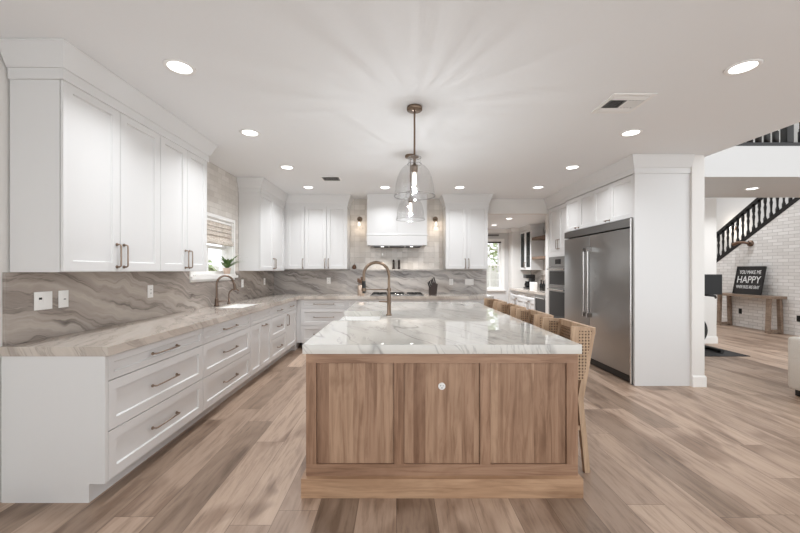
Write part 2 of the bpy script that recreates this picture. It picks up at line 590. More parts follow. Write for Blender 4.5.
def thing(name, label, cat, loc=(0, 0, 0), rz=0, group=None):
    o = bpy.data.objects.new(name, None)
    o.empty_display_size = .1
    COL.objects.link(o)
    o.location = loc
    o.rotation_euler = (0, 0, rz)
    return tag(o, label, cat, group)


def structure(o, label=None, cat=None):
    o['kind'] = 'structure'
    if label: o['label'] = label
    if cat: o['category'] = cat
    return o


def dup(root, label, loc, rz=None):
    r = root.copy()
    COL.objects.link(r)
    r.location = loc
    if rz is not None: r.rotation_euler = (0, 0, rz)
    r['label'] = label
    for ch in list(root.children):
        c = ch.copy()
        COL.objects.link(c)
        c.parent = r
        for g in list(ch.children):
            d = g.copy()
            COL.objects.link(d)
            d.parent = c
    return r


LEFT, BACK, RIGHT = PI / 2, 0, -PI / 2      # yaw of a unit whose front faces +X, -Y, -X

# ------------------------------------------------------------------ the setting
XL = -2.33          # left wall
YB = 6.70           # back wall
floor = structure(MB().box(-2.6, 10.5, -1.8, 12.4, -.1, 0).build('floor', M['floor'], center=False), 'light oak plank floor running from the camera to the back rooms', 'floor')

WY0, WY1, WZ0, WZ1 = 4.02, 5.035, 1.30, 2.03      # window opening in the left wall
wl = MB()
wl.box(XL - .16, XL, -.6, WY0, 0, CEIL).box(XL - .16, XL, WY1, YB + .15, 0, CEIL)
wl.box(XL - .16, XL, WY0, WY1, 0, WZ0).box(XL - .16, XL, WY0, WY1, WZ1, CEIL)
wall_left = structure(wl.build('wall_left', M['wall'], center=False), 'white left wall with a window above the sink', 'wall')
tl = MB()
tl.box(XL, XL + .01, 3.745, WY0 - .005, 1.352, CEIL - .001).box(XL, XL + .01, WY1 + .005, 5.195, 1.352, CEIL - .001)
tl.box(XL, XL + .01, WY0 - .005, WY1 + .005, WZ1 + .005, CEIL - .001)
tl.build('wall_tile', M['tile_left'], wall_left)

OX0, OX1, OZ = 1.70, 2.86, 2.43                  # opening in the back wall
wb = MB()
wb.box(XL, OX0, YB, YB + .14, 0, CEIL).box(OX0, OX1, YB, YB + .14, OZ, CEIL).box(OX1, 3.45, YB, YB + .14, 0, CEIL)
wall_back = structure(wb.build('wall_back', M['wall'], center=False), 'back wall behind the range with an opening to the coffee room', 'wall')
MB().box(-.885, .865, YB - .01, YB, 1.381, CEIL - .001).build('wall_tile', M['tile_back'], wall_back)

wr = MB().box(3.45, 3.595, 4.15, 9.5, 0, CEIL)
structure(wr.build('wall_right', M['wall'], center=False), 'white wall end and wall behind the refrigerator', 'wall')
bbp = [(0, 0), (.014, 0), (.014, .115), (.006, .13), (0, .13)]
structure(MB().sweep([(3.45, 4.15), (3.595, 4.15), (3.595, 6.58)], bbp).build('baseboard_right', M['trim'], center=False), 'white baseboard wrapping the wall end beside the refrigerator', 'baseboard')
structure(MB().box(XL - .16, 3.65, -1.6, YB + .14, CEIL, CEIL + .34).build('ceiling', M['ceil'], center=False), 'pale flat kitchen ceiling', 'ceiling')

# coffee room beyond the back opening
C2 = 2.44
structure(MB().box(-.8, 3.45, YB + .14, 9.6, C2, C2 + .1).build('ceiling_hall', M['ceil'], center=False), 'lower ceiling of the coffee room', 'ceiling')
FX0, FX1, FZ0, FZ1 = 1.95, 2.78, .86, 2.13
fw = MB()
fw.box(-.8, FX0, 9.4, 9.55, 0, C2).box(FX1, 3.45, 9.4, 9.55, 0, C2).box(FX0, FX1, 9.4, 9.55, 0, FZ0).box(FX0, FX1, 9.4, 9.55, FZ1, C2)
structure(fw.build('wall_far', M['greywall'], center=False), 'pale grey far wall of the coffee room', 'wall')
structure(MB().box(-.95, -.8, YB + .14, 9.6, 0, C2).build('wall_hall', M['greywall'], center=False), 'side wall of the coffee room', 'wall')
structure(MB().box(2.95, 3.45, 9.12, 9.4, 0, C2).build('wall_niche', M['wall'], center=False), 'white wall return at the end of the coffee bar', 'wall')
structure(MB().sweep([(-.8, 9.4), (2.95, 9.4), (2.95, 9.12), (3.45, 9.12)], [(0, C2 - .09), (.012, C2 - .09), (.06, C2 - .001), (0, C2 - .001)]).build('trim_1', M['trim'], center=False), 'crown moulding in the coffee room', 'trim')
structure(MB().sweep([(-.8, 9.4), (2.95, 9.4)], bbp).build('baseboard_far', M['trim'], center=False), 'baseboard of the coffee room', 'baseboard')

# two-storey space on the right
XBR = 8.3
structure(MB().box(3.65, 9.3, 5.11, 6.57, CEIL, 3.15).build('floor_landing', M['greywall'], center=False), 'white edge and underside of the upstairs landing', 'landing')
structure(MB().box(3.596, 5.94, 6.6, 6.76, 0, CEIL - .002).build('wall_rear', M['wall'], center=False), 'white wall end beside the hallway behind the exercise bike', 'wall')
structure(MB().sweep([(3.63, 6.6), (5.94, 6.6), (5.94, 6.76)], bbp).build('baseboard_rear', M['trim'], center=False), 'white baseboard below the hallway wall end', 'baseboard')
structure(MB().box(3.65, 9.3, 6.6, 6.72, 3.15, 5.4).build('wall_upper', M['wall'], center=False), 'pale upstairs wall behind the landing railing', 'wall')
sl = .667


def stair_z(y):
    return 1.522 + sl * (9.3 - y)


structure(MB().prism([(4.6, 0), (11.2, 0), (11.2, stair_z(11.2)), (6.87, stair_z(6.87)), (6.87, CEIL - .003), (4.6, CEIL - .003)], XBR, XBR + .12, 'yz')
          .build('wall_brick', M['brick'], center=False), 'white painted brick wall under the staircase', 'wall')
structure(MB().box(9.3, 9.45, 3.4, 12.2, 0, 5.4).build('wall_stair', M['greywall'], center=False), 'pale wall behind the stair railing', 'wall')
structure(MB().box(3.65, 9.3, 12.05, 12.2, 0, 5.4).build('wall_end', M['greywall'], center=False), 'far wall of the hallway', 'wall')
structure(MB().box(3.45, 3.63, 9.5, 12.2, 0, 5.4).build('wall_passage', M['greywall'], center=False), 'side wall of the hallway', 'wall')
structure(MB().box(3.45, 9.45, 2.0, 12.2, 5.4, 5.5).build('ceiling_upper', M['ceil'], center=False), 'high ceiling above the staircase', 'ceiling')


# ------------------------------------------------------------------ windows
def window(name, loc, rz, wd, z0, z1, cols, rows, label, depth=.15, casing=.075):
    """local: opening x 0..wd, front of the wall at y=0, wall runs to y=depth"""
    t = thing(name, label, 'window', loc, rz)
    t['kind'] = 'structure'
    c = MB()
    if casing:
        c.box(-casing, 0, -.018, 0, z0 - .01, z1 + casing).box(wd, wd + casing, -.018, 0, z0 - .01, z1 + casing).box(0, wd, -.018, 0, z1, z1 + casing)
        c.box(-casing - .02, wd + casing + .02, -.05, 0, z0 - .045, z0 - .01)
        c.box(-casing, wd + casing, -.015, 0, z0 - .075, z0 - .045)
    c.box(-.001, .012, 0, depth, z0, z1).box(wd - .012, wd + .001, 0, depth, z0, z1).box(.012, wd - .012, 0, depth, z1 - .012, z1).box(.012, wd - .012, -.05 if casing else 0, depth, z0 - .01, z0 + .012)
    c.build('window_frame', M['trim'], t)
    zm = (z0 + z1) / 2
    for nm, a, b, y in (('lower_sash', z0 + .012, zm + .018, .075), ('upper_sash', zm - .018, z1 - .012, .105)):
        f = MB()
        x0, x1 = .012, wd - .012
        f.box(x0, x0 + .035, y, y + .03, a, b).box(x1 - .035, x1, y, y + .03, a, b)
        f.box(x0 + .035, x1 - .035, y, y + .03, a, a + .04).box(x0 + .035, x1 - .035, y, y + .03, b - .036, b)
        for i in range(1, cols):
            xx = x0 + .035 + (x1 - x0 - .07) * i / cols
            f.box(xx - .008, xx + .008, y + .004, y + .026, a + .04, b - .036)
        for i in range(1, rows):
            zz = a + .04 + (b - a - .076) * i / rows
            f.box(x0 + .035, x1 - .035, y + .005, y + .025, zz - .008, zz + .008)
        sash = f.build(nm, M['trim'], t)
        MB().box(x0 + .035, x1 - .035, y + .013, y + .017, a + .04, b - .036).build('glass_pane', M['glass'], sash)
    return t


window('window_1', (XL, WY0, 0), LEFT, WY1 - WY0, WZ0, WZ1, 2, 2, 'white sash window above the left counter sink', casing=.042)
window('window_2', (FX0, 9.4, 0), BACK, FX1 - FX0, FZ0, FZ1, 3, 3, 'tall white sash window on the far wall of the coffee room', casing=.06)
# roman shade
rs = thing('roman_shade', 'woven beige roman shade half lowered in the left window', 'window shade', (XL + .012, WY0 + .02, 0), LEFT)
b = MB()
wd = WY1 - WY0 - .04
b.box(0, wd, .02, .06, 1.985, 2.015)
b.build('head_rail', M['trim'], rs)
b = MB()
for k in range(4):
    z = 1.985 - k * .058
    b.prism([(.03, z), (.045, z), (.035, z - .056), (.012, z - .058)], 0.0, wd, 'yz')
b.build('shade_fabric', M['shade'], rs)
b = MB()
for k in range(3):
    b.rbox(.002, wd - .002, -.012 + k * .004, .05, 1.70 + k * .012, 1.748 + k * .002, .006)
b.build('folded_hem', M['shade'], rs)
fsd = thing('roller_shade', 'dark rolled shade at the top of the far window', 'window shade', (FX0, 9.4, 0), 0)
MB().tube([(.02, .03, FZ1 - .03), (FX1 - FX0 - .02, .03, FZ1 - .03)], .022, 12).build('roller', M['walnut'], fsd)

# outdoors
structure(MB().box(-14, 14, 12.6, 34, -.25, -.1).build('ground_yard', M['gravel'], center=False), 'pale gravel yard behind the house', 'ground')
structure(MB().box(-14, -2.65, -2, 12.5, -.25, -.1).build('ground_side', M['gravel'], center=False), 'pale gravel side yard', 'ground')
structure(MB().box(-6.2, -6.0, 0, 12, -.1, 1.5).build('wall_garden', M['stucco'], center=False), 'stucco garden wall outside the left window', 'wall')
structure(MB().box(-6, 12, 20, 20.2, -.1, 1.6).build('wall_yard', M['stucco'], center=False), 'stucco yard wall outside the far window', 'wall')


def tree(label, x, y, h, r, n, seed):
    rnd = random.Random(seed)
    t = thing('garden_tree', label, 'tree', (x, y, -.1))
    MB().tube([(0, 0, 0), (.05, .02, h * .35), (0, .05, h * .7)], [.12, .09, .05], 8).build('trunk', M['bark'], t)
    c = MB()
    for i in range(n):
        d = Vector((rnd.gauss(0, 1), rnd.gauss(0, 1), rnd.gauss(0, 1))).normalized() * (r * rnd.uniform(.5, 1))
        p = Vector((d.x, d.y, h * .75 + d.z * .8))
        a = Vector((rnd.uniform(-1, 1), rnd.uniform(-1, 1), rnd.uniform(-1, 1))).normalized() * .12
        q = a.cross(Vector((rnd.uniform(-1, 1), rnd.uniform(-1, 1), 1))).normalized() * .06
        c.add([p - a, p + q, p + a, p - q], [(0, 1, 2, 3)])
    c.build('foliage', M['leaf2'], t)


tree('leafy green tree outside the far window', 5.7, 17.6, 4.0, 2.2, 1500, 3)
tree('low bushy tree outside the left window', -5.0, 8.6, 1.7, .7, 400, 5)


# ------------------------------------------------------------------ cabinet parts
def pull(parent, p, length, vertical, mat=None, r=.0055, stand=.032):
    """bar pull centred at p=(x, z), on a front whose face is y=-.02"""
    y0, y1 = -.0205, -.0205 - stand
    x, z = p
    m = MB()
    h = length / 2
    if vertical:
        m.tube([(x, y0, z - h), (x, y1 + .012, z - h), (x, y1 + .003, z - h + .004), (x, y1, z - h + .014), (x, y1, z + h - .014), (x, y1 + .003, z + h - .004), (x, y1 + .012, z + h), (x, y0, z + h)], r, 8)
        for q in (-h, h):
            m.tube([(x, y0, z + q), (x, y0 - .006, z + q)], r * 2.0, 10)
    else:
        m.tube([(x - h, y0, z), (x - h, y1 + .012, z), (x - h + .004, y1 + .003, z), (x - h + .014, y1, z), (x + h - .014, y1, z), (x + h - .004, y1 + .003, z), (x + h, y1 + .012, z), (x + h, y0, z)], r, 8)
        for q in (-h, h):
            m.tube([(x + q, y0, z), (x + q, y0 - .006, z)], r * 2.0, 10)
    return m.build('handle', mat or M['bronze'], parent)


def shaker(parent, kind, x0, x1, z0, z1, handle=None, rail=.062, glass=False, gap=.0028):
    x0 += gap; x1 -= gap; z0 += gap; z1 -= gap
    m = MB()
    f, pnl = -.02, -.008
    m.box(x0, x0 + rail, f, -.0035, z0, z1).box(x1 - rail, x1, f, -.0035, z0, z1)
    m.box(x0 + rail, x1 - rail, f, -.0035, z0, z0 + rail).box(x0 + rail, x1 - rail, f, -.0035, z1 - rail, z1)
    if not glass:
        b = .0055
        a0, a1, c0, c1 = x0 + rail, x1 - rail, z0 + rail, z1 - rail
        m.box(a0 + b, a1 - b, pnl, -.0035, c0 + b, c1 - b)
        O = [(a0, f, c0), (a1, f, c0), (a1, f, c1), (a0, f, c1)]
        I = [(a0 + b, pnl, c0 + b), (a1 - b, pnl, c0 + b), (a1 - b, pnl, c1 - b), (a0 + b, pnl, c1 - b)]
        D = [(p[0], -.0035, p[2]) for p in O]
        m.add(O + I + D, [q for k in range(4) for q in ((k, (k + 1) % 4, 4 + (k + 1) % 4, 4 + k),)])
    o = m.build(kind, M['white'], parent)
    if glass:
        MB().box(x0 + rail, x1 - rail, -.012, -.009, z0 + rail, z1 - rail).build('glass_pane', M['cabglass'], o)
    if handle:
        pull(o, handle[0], handle[1], handle[2], handle[3] if len(handle) > 3 else None)
    return o


def hdr(x0, x1, z0, z1, L=None):
    """horizontal pull in the middle of a drawer"""
    return ((x0 + x1) / 2, (z0 + z1) / 2), L or min(.26, (x1 - x0) * .3), False


CT = .86             # underside of the counter slab
TOE = .11


def base_cabinet(label, loc, rz, w, depth=.58, group='white base cabinets', toe=True, hollow=False, top=CT - .001):
    t = thing('base_cabinet', label, 'cabinet', loc, rz, group)
    b = MB()
    e = .001
    if hollow:
        b.box(e, .018, 0, depth, TOE, top).box(w - .018, w - e, 0, depth, TOE, top).box(.018, w - .018, 0, depth, TOE, TOE + .02).box(.018, w - .018, depth - .01, depth, TOE + .02, top)
        b.box(.018, w - .018, 0, .018, TOE + .02, top)
    else:
        b.box(e, w - e, 0, depth, TOE, top)
    b.build('body', M['white'], t)
    if toe:
        MB().box(e, w - e, .075, .09, 0, TOE).build('toe_kick', M['white'], t)
    return t


XF = -1.71           # front faces of the left base units
LX = XF - .02        # carcass front
dl = 2.33 - 1.73 - .012
zs = [TOE + .004, .407, .706, CT - .004]


def three_drawers(t, w, L=None, mat=None):
    for a, bb in ((zs[0], zs[1]), (zs[1], zs[2])):
        shaker(t, 'drawer', 0, w, a, bb, hdr(0, w, a, bb, L))
    shaker(t, 'drawer', 0, w, zs[2], zs[3], hdr(0, w, zs[2], zs[3], L), rail=.042)


ys = [2.10, 3.13, 4.143, 4.837, 5.49, 6.03]
t = base_cabinet('white three-drawer base cabinet at the open near end of the left counter', (LX, ys[0], 0), LEFT, ys[1] - ys[0], dl)
three_drawers(t, ys[1] - ys[0], .27)
MB().box(-.02, 0, -.02, dl, TOE, CT - .001).box(-.02, 0, .075, dl, 0, TOE).build('end_panel', M['white'], t)
t = base_cabinet('white three-drawer base cabinet between the near-end drawers and the sink cabinet', (LX, ys[1], 0), LEFT, ys[2] - ys[1], dl)
three_drawers(t, ys[2] - ys[1], .27)
w_ = ys[3] - ys[2]
t = base_cabinet('white sink base cabinet with two tall doors under the left window', (LX, ys[2], 0), LEFT, w_, dl, hollow=True)
shaker(t, 'false_front', 0, w_, zs[2], zs[3], None, rail=.042)
shaker(t, 'door', 0, w_ / 2, zs[0], zs[2], None)
shaker(t, 'door', w_ / 2, w_, zs[0], zs[2], ((w_ * .6, zs[2] - .045), .13, False))
w_ = ys[4] - ys[3]
t = base_cabinet('narrow white three-drawer base cabinet just past the sink cabinet', (LX, ys[3], 0), LEFT, w_, dl)
three_drawers(t, w_, .17)
w_ = ys[5] - ys[4]
t = base_cabinet('white base cabinet with one drawer over one door beside the inner corner', (LX, ys[4], 0), LEFT, w_, dl)
shaker(t, 'drawer', 0, w_, zs[2], zs[3], hdr(0, w_, zs[2], zs[3], .15), rail=.042)
shaker(t, 'door', 0, w_, zs[0], zs[2], ((.045, zs[2] - .12), .16, True))
YF = 6.10            # front faces of the back base units
db = YB - YF - .02 - .012
t = thing('corner_filler', 'plain white filler strips in the inner corner of the base cabinets', 'cabinet filler', (XF, YF, 0))
MB().box(-.1, -.022, -.068, .55, .0, CT - .001).box(-.022, .05, .02, .55, TOE, CT - .001).build('panel', M['white'], t)

bx = [-1.655, -.86, -.50]
t = base_cabinet('white three-drawer base cabinet on the back wall left of the range', (bx[0], YF + .02, 0), BACK, bx[1] - bx[0], db)
three_drawers(t, bx[1] - bx[0], .34)
t = base_cabinet('narrow white pull-out base cabinet left of the cooktop', (bx[1], YF + .02, 0), BACK, bx[2] - bx[1], db)
w_ = bx[2] - bx[1]
shaker(t, 'drawer', 0, w_, zs[2], zs[3], hdr(0, w_, zs[2], zs[3], .11), rail=.042)
shaker(t, 'door', 0, w_, zs[0], zs[2], None)
t = base_cabinet('wide white base cabinet under the cooktop', (-.5, YF + .02, 0), BACK, 1.0, db)
for a, bb in ((zs[0], .45), (.45, CT - .004)):
    shaker(t, 'drawer', 0, 1.0, a, bb, hdr(0, 1.0, a, bb, .34))
t = base_cabinet('narrow white pull-out base cabinet right of the cooktop', (.5, YF + .02, 0), BACK, .40, db)
shaker(t, 'drawer', 0, .4, zs[2], zs[3], ((.2, (zs[2] + zs[3]) / 2), .11, False), rail=.042)
shaker(t, 'door', 0, .4, zs[0], zs[2], None)
t = base_cabinet('white base cabinet at the right end of the back counter', (.90, YF + .02, 0), BACK, .74, db)
shaker(t, 'drawer', 0, .74, zs[2], zs[3], hdr(0, .74, zs[2], zs[3], .3), rail=.042)
shaker(t, 'door', 0, .37, zs[0], zs[2], ((.33, zs[2] - .12), .16, True))
shaker(t, 'door', .37, .74, zs[0], zs[2], ((.41, zs[2] - .12), .16, True))

# perimeter counter (one continuous worktop) with the sink cut out
SK = (-2.17, -1.83, 4.20, 4.80)      # x0 x1 y0 y1 of the sink hole
c = MB()
cz0, cz1 = CT, .915
c.box(XL + .002, -1.69, 2.075, SK[2], cz0, cz1).box(XL + .002, SK[0], SK[2], SK[3], cz0, cz1).box(SK[1], -1.69, SK[2], SK[3], cz0, cz1)
c.box(XL + .002, -1.69, SK[3], YB - .002, cz0, cz1).box(-1.69, 1.655, YF - .025, YB - .002, cz0, cz1)
tag(c.build('countertop', M['counter_stone'], center=False), 'grey veined stone countertop running along the left and back walls', 'countertop')
tag(MB().box(XL + .001, XL + .02, 2.095, YB - .003, .9155, 1.226).box(XL + .001, XL + .02, 2.095, 3.955, 1.226, 1.3515).box(XL + .001, XL + .02, 5.085, YB - .003, 1.226, 1.3515)
    .build('stone_backsplash', M['splash_left'], center=False), 'wavy grey-brown stone backsplash on the left wall', 'backsplash')
bs = thing('stone_backsplash', 'grey stone backsplash with a narrow ledge on the back wall', 'backsplash')
MB().box(XL + .022, 1.675, YB - .022, YB - .001, .9155, 1.354).build('slab', M['splash_back'], bs)
MB().box(-.885, .865, YB - .11, YB - .001, 1.355, 1.380).build('ledge', M['splash_back'], bs)


def sink_basin(m, x0, x1, y0, y1, z1, depth, t=.012, lip=0):
    m.box(x0, x1, y0, y1, z1 - depth, z1 - depth + t)
    m.box(x0, x0 + t, y0, y1, z1 - depth + t, z1).box(x1 - t, x1, y0, y1, z1 - depth + t, z1)
    m.box(x0 + t, x1 - t, y0, y0 + t, z1 - depth + t, z1).box(x0 + t, x1 - t, y1 - t, y1, z1 - depth + t, z1)
    return m


t = thing('kitchen_sink', 'white undermount sink in the left counter below the window', 'sink', (0, 0, 0))
sink_basin(MB(), SK[0] + .002, SK[1] - .002, SK[2] + .002, SK[3] - .002, .905, .2).build('basin', M['ceramic'], t)
MB().lathe([(0, 0), (.035, 0), (.04, .004), (.0, .006)], (-2.0, 4.5, .7175), 16).build('drain', M['chrome'], t)


def arc(c, r, a0, a1, n, ax, up=Vector((0, 0, 1))):
    ax = Vector(ax)
    return [Vector(c) + ax * (r * math.cos(a0 + (a1 - a0) * k / n)) + up * (r * math.sin(a0 + (a1 - a0) * k / n)) for k in range(n + 1)]


# main faucet at the left sink; the spout swings towards the room and along the wall
t = thing('kitchen_faucet', 'tall bronze gooseneck faucet behind the left sink', 'faucet', (-2.245, 4.42, .9155))
MB().lathe([(0, 0), (.032, 0), (.032, .01), (.024, .02), (.022, .09), (.018, .1), (0, .1)], (0, 0, 0), 18).build('base', M['darkbronze'], t)
ax = Vector((.75, .66, 0)).normalized()
pts = [(0, 0, .1), (0, 0, .27)] + [tuple(p) for p in arc(ax * .1 + Vector((0, 0, .275)), .1, PI, .12, 12, ax)]
endp = Vector(pts[-1])
MB().tube(pts, .0125, 12).build('spout', M['darkbronze'], t)
MB().tube([endp, endp + Vector((.01, .01, -.03)), endp + Vector((.014, .014, -.09))], [.0145, .017, .02], 12).build('spray_head', M['darkbronze'], t)
MB().tube([(.02, 0, .055), (.05, .02, .06), (.1, .05, .062)], [.009, .008, .006], 8).build('lever_handle', M['darkbronze'], t)
t = thing('water_tap', 'small bronze filter tap beside the tall gooseneck faucet', 'faucet', (-2.235, 4.72, .9155))
MB().lathe([(0, 0), (.022, 0), (.022, .012), (.013, .02), (.012, .08), (0, .08)], (0, 0, 0), 16).build('base', M['darkbronze'], t)
pts = [(0, 0, .08), (0, 0, .13), (.012, .004, .165), (.04, .015, .188), (.085, .03, .192), (.105, .036, .185), (.11, .038, .165)]
MB().tube(pts, .009, 10).build('spout', M['darkbronze'], t)
MB().tube([(0, .01, .06), (0, .05, .075)], [.007, .005], 8).build('lever_handle', M['darkbronze'], t)


# ------------------------------------------------------------------ wall cabinets
DT = CEIL - .185      # top of doors


def crown(m, path, z1=CEIL - .001, h=.135, out=.075):
    fr = z1 - h - .065
    return m.sweep(path, [(0, fr), (.012, fr), (.012, z1 - h), (.020, z1 - h), (.026, z1 - h + .012), (out - .004, z1 - .014), (out, z1 - .01), (out, z1), (0, z1)])


def wall_cabinet(label, loc, rz, w, depth, z0, z1, crown_path, group='white wall cabinets'):
    t = thing('wall_cabinet', label, 'cabinet', loc, rz, group)
    MB().box(0, w, 0, depth, z0, z1).build('body', M['white'], t)
    if crown_path:
        crown(MB(), crown_path).build('crown_moulding', M['white'], t)
    return t


UB = 1.352
UBB = 1.382
ud = .33 - .02 - .012
y0, y1 = 2.125, 3.74
t = wall_cabinet('long white four-door wall cabinet over the near left counter', (-2.02, y0, 0), LEFT, y1 - y0, ud, UB, CEIL - .002,
                 [(0, ud), (0, -.02), (y1 - y0, -.02), (y1 - y0, ud)])
sp = [2.125, 2.565, 3.0, 3.385, 3.738]
for i in range(4):
    a, bb = sp[i] - y0, sp[i + 1] - y0
    hx = bb - .032 if i % 2 == 0 else a + .032
    shaker(t, 'door', a, bb, UB + .002, DT, ((hx, UB + .115), .16, True))
y0, y1 = 5.20, 6.345
t = wall_cabinet('white two-door wall cabinet in the left corner past the window', (-2.02, y0, 0), LEFT, y1 - y0, ud, UB, CEIL - .002,
                 [(0, ud), (0, -.02), (y1 - y0 - .02, -.02)])
for a, bb, hx in ((0, .56, .53), (.56, 1.10, .59)):
    shaker(t, 'door', a, bb, UB + .002, DT, ((hx, UB + .115), .16, True))
x0, x1 = -1.985, -.89
t = wall_cabinet('white three-door wall cabinet on the back wall left of the hood', (x0, 6.37, 0), BACK, x1 - x0, .318, UBB, CEIL - .002,
                 [(-.012, -.02), (x1 - x0, -.02), (x1 - x0, .318)])
MB().box(-.14, -.0005, -.019, .2, UBB, CEIL - .003).build('filler', M['white'], t)
for a, bb, hx in ((.0, .33, .30), (.33, .725, .695), (.725, 1.093, .757)):
    shaker(t, 'door', a, bb, UBB + .002, DT, ((hx, UB + .13), .16, True))
x0, x1 = .87, 1.63
t = wall_cabinet('white two-door wall cabinet on the back wall right of the hood', (x0, 6.37, 0), BACK, x1 - x0, .318, UBB, CEIL - .002,
                 [(0, .318), (0, -.02), (x1 - x0, -.02), (x1 - x0, .318)])
for a, bb, hx in ((.001, .38, .35), (.38, .759, .41)):
    shaker(t, 'door', a, bb, UBB + .002, DT, ((hx, UB + .13), .16, True))

# range hood
t = thing('range_hood', 'boxy white range hood on the back wall over the cooktop', 'range hood', (0, 6.24, 0))
hw = .525
MB().box(-hw, -.002, .0, YB - .011 - 6.24, 2.0, CEIL - .001).box(.002, hw, .0, YB - .011 - 6.24, 2.0, CEIL - .001).build('chimney', M['white'], t)
MB().sweep([(-hw, YB - .011 - 6.24), (-hw, 0), (hw, 0), (hw, YB - .011 - 6.24)], [(0, 1.97), (.006, 1.97), (.014, 1.985), (.006, 2.0), (0, 2.0)]).box(-hw, hw, 0, YB - .011 - 6.24, 1.97, 1.9995).build('moulding', M['white'], t)
ap = MB()
ap.box(-hw, hw, -.01, .012, 1.80, 1.9695).box(-hw, -hw + .02, .012, .44, 1.80, 1.9695).box(hw - .02, hw, .012, .44, 1.80, 1.9695).box(-hw + .02, hw - .02, .012, .44, 1.85, 1.9695)
ap.build('apron', M['white'], t)
ins = MB().box(-.44, .44, .03, .40, 1.785, 1.85)
ins.build('hood_insert', M['steel_dark'], t)
for xx in (-.29, .0, .29):
    MB().box(xx - .13, xx + .13, .05, .38, 1.780, 1.7845).build('filter_panel', M['darkgap'], t)

for xx in (-.26, .26):
    MB().lathe([(0, -.003), (.03, -.003), (.03, .0), (0, .0)], (xx, .085, 1.7797), 16).build('hood_lamp', M['lens'], t)
    L = bpy.data.lights.new('hood_light', 'SPOT')
    L.energy = 14
    L.color = (1, .96, .9)
    L.spot_size = math.radians(130)
    L.spot_blend = .6
    L.shadow_soft_size = .03
    lo = bpy.data.objects.new('hood_light', L)
    COL.objects.link(lo)
    lo.parent = t
    lo.location = (xx, .085, 1.772)


# sconces by the hood
def sconce(label, x):
    t = thing('wall_sconce', label, 'wall lamp', (x, YB - .0105, 2.26), 0, 'glass sconces beside the hood')
    m = MB()
    m.tube([(0, 0, .06), (0, -.018, .06)], .05, 20)
    m.build('back_plate', M['brass'], t)
    MB().tube([(0, -.018, .06), (0, -.08, .062), (0, -.12, .055), (0, -.13, .03)], .009, 10).build('arm', M['brass'], t)
    MB().lathe([(0, .04), (.024, .04), (.026, .0), (0, .0)], (0, -.13, 0), 16).build('socket', M['brass'], t)
    prof = [(.03, .0), (.04, -.02), (.075, -.11), (.085, -.14)]
    MB().lathe(prof, (0, -.13, 0), 24).build('glass_shade', M['seeded'], t)
    MB().lathe([(0, 0), (.012, -.01), (.02, -.05), (.014, -.075), (0, -.08)], (0, -.13, 0), 14).build('bulb', M['bulb'], t)
    L = bpy.data.lights.new('sconce_light', 'POINT')
    L.energy = .8
    L.color = (1, .86, .7)
    L.shadow_soft_size = .012
    lo = bpy.data.objects.new('sconce_light', L)
    COL.objects.link(lo)
    lo.parent = t
    lo.location = (0, -.13, -.096)


sconce('glass cone wall sconce left of the range hood', -.70)
sconce('glass cone wall sconce right of the range hood', .72)

# ------------------------------------------------------------------ cooktop, things on the back counter and ledge
t = thing('cooktop', 'stainless gas cooktop set in the back counter under the hood', 'cooktop', (0, 6.38, .9155))
MB().rbox(-.47, .47, -.25, .22, 0, .012, .01).build('top_plate', M['steel_dark'], t)
for xx in (-.31, 0, .31):
    g = MB()
    for k in (-.12, 0, .12):
        g.box(xx + k - .006, xx + k + .006, -.14, .19, .028, .04)
    for k in (-.12, .02, .18):
        g.box(xx - .13, xx + .13, k - .006, k + .006, .028, .04)
    for a in (-.12, .12):
        for bb in (-.12, .18):
            g.box(xx + a - .006, xx + a + .006, bb - .006, bb + .006, .012, .028)
    g.build('grate', M['black'], t)
    MB().lathe([(0, .0), (.05, 0), (.05, .012), (.03, .016), (0, .016)], (xx, .03, .012), 18).build('burner', M['black'], t)
for k in range(5):
    MB().lathe([(0, 0), (.018, 0), (.017, .022), (0, .024)], (-.03 + k * .055, -.205, .0125), 14).build('knob', M['chrome'], t)

t = thing('utensil_crock', 'copper-toned crock holding wooden spoons left of the cooktop', 'utensil holder', (-.645, 6.36, .9155))
MB().lathe([(0, 0), (.06, 0), (.062, .01), (.062, .18), (.058, .18), (.058, .012), (0, .012)], (0, 0, 0), 22).build('crock', M['copper'], t)
for i, (dx, dy, hh) in enumerate(((-.045, .0, .30), (.012, .02, .33), (-.012, -.025, .28))):
    s_ = tag(MB().tube([(-.645 + dx * .3, 6.36 + dy * .3, .93), (-.645 + dx, 6.36 + dy, .9155 + hh - .06)], .006, 8)
             .rbox(-.645 + dx - .022, -.645 + dx + .022, 6.36 + dy - .006, 6.36 + dy + .006, .9155 + hh - .07, .9155 + hh, .005)
             .build('wooden_spoon', M['spoonwood'], center=True), ('wooden spoon leaning left in the copper crock', 'tallest wooden spoon leaning right in the copper crock', 'shortest wooden spoon in the middle of the copper crock')[i], 'spoon', 'spoons in the crock')
t = thing('knife_block', 'dark wooden knife block with black handled knives right of the cooktop', 'knife block', (.63, 6.36, .9155))
MB().prism([(-.06, 0), (.075, 0), (.095, .2), (.02, .235), (-.06, .12)], -.05, .05, 'xz').build('block', M['walnut'], t)
for i in range(5):
    fx, fy = -.045 + i * .026, (-.025, .02, -.01, .03, 0)[i]
    bz = .125 + i * .022
    MB().tube([(fx, fy, bz), (fx - .015, fy, bz + .05), (fx - .03, fy, bz + .105)], [.012, .011, .013], 8).build('knife_handle', M['black'], t)
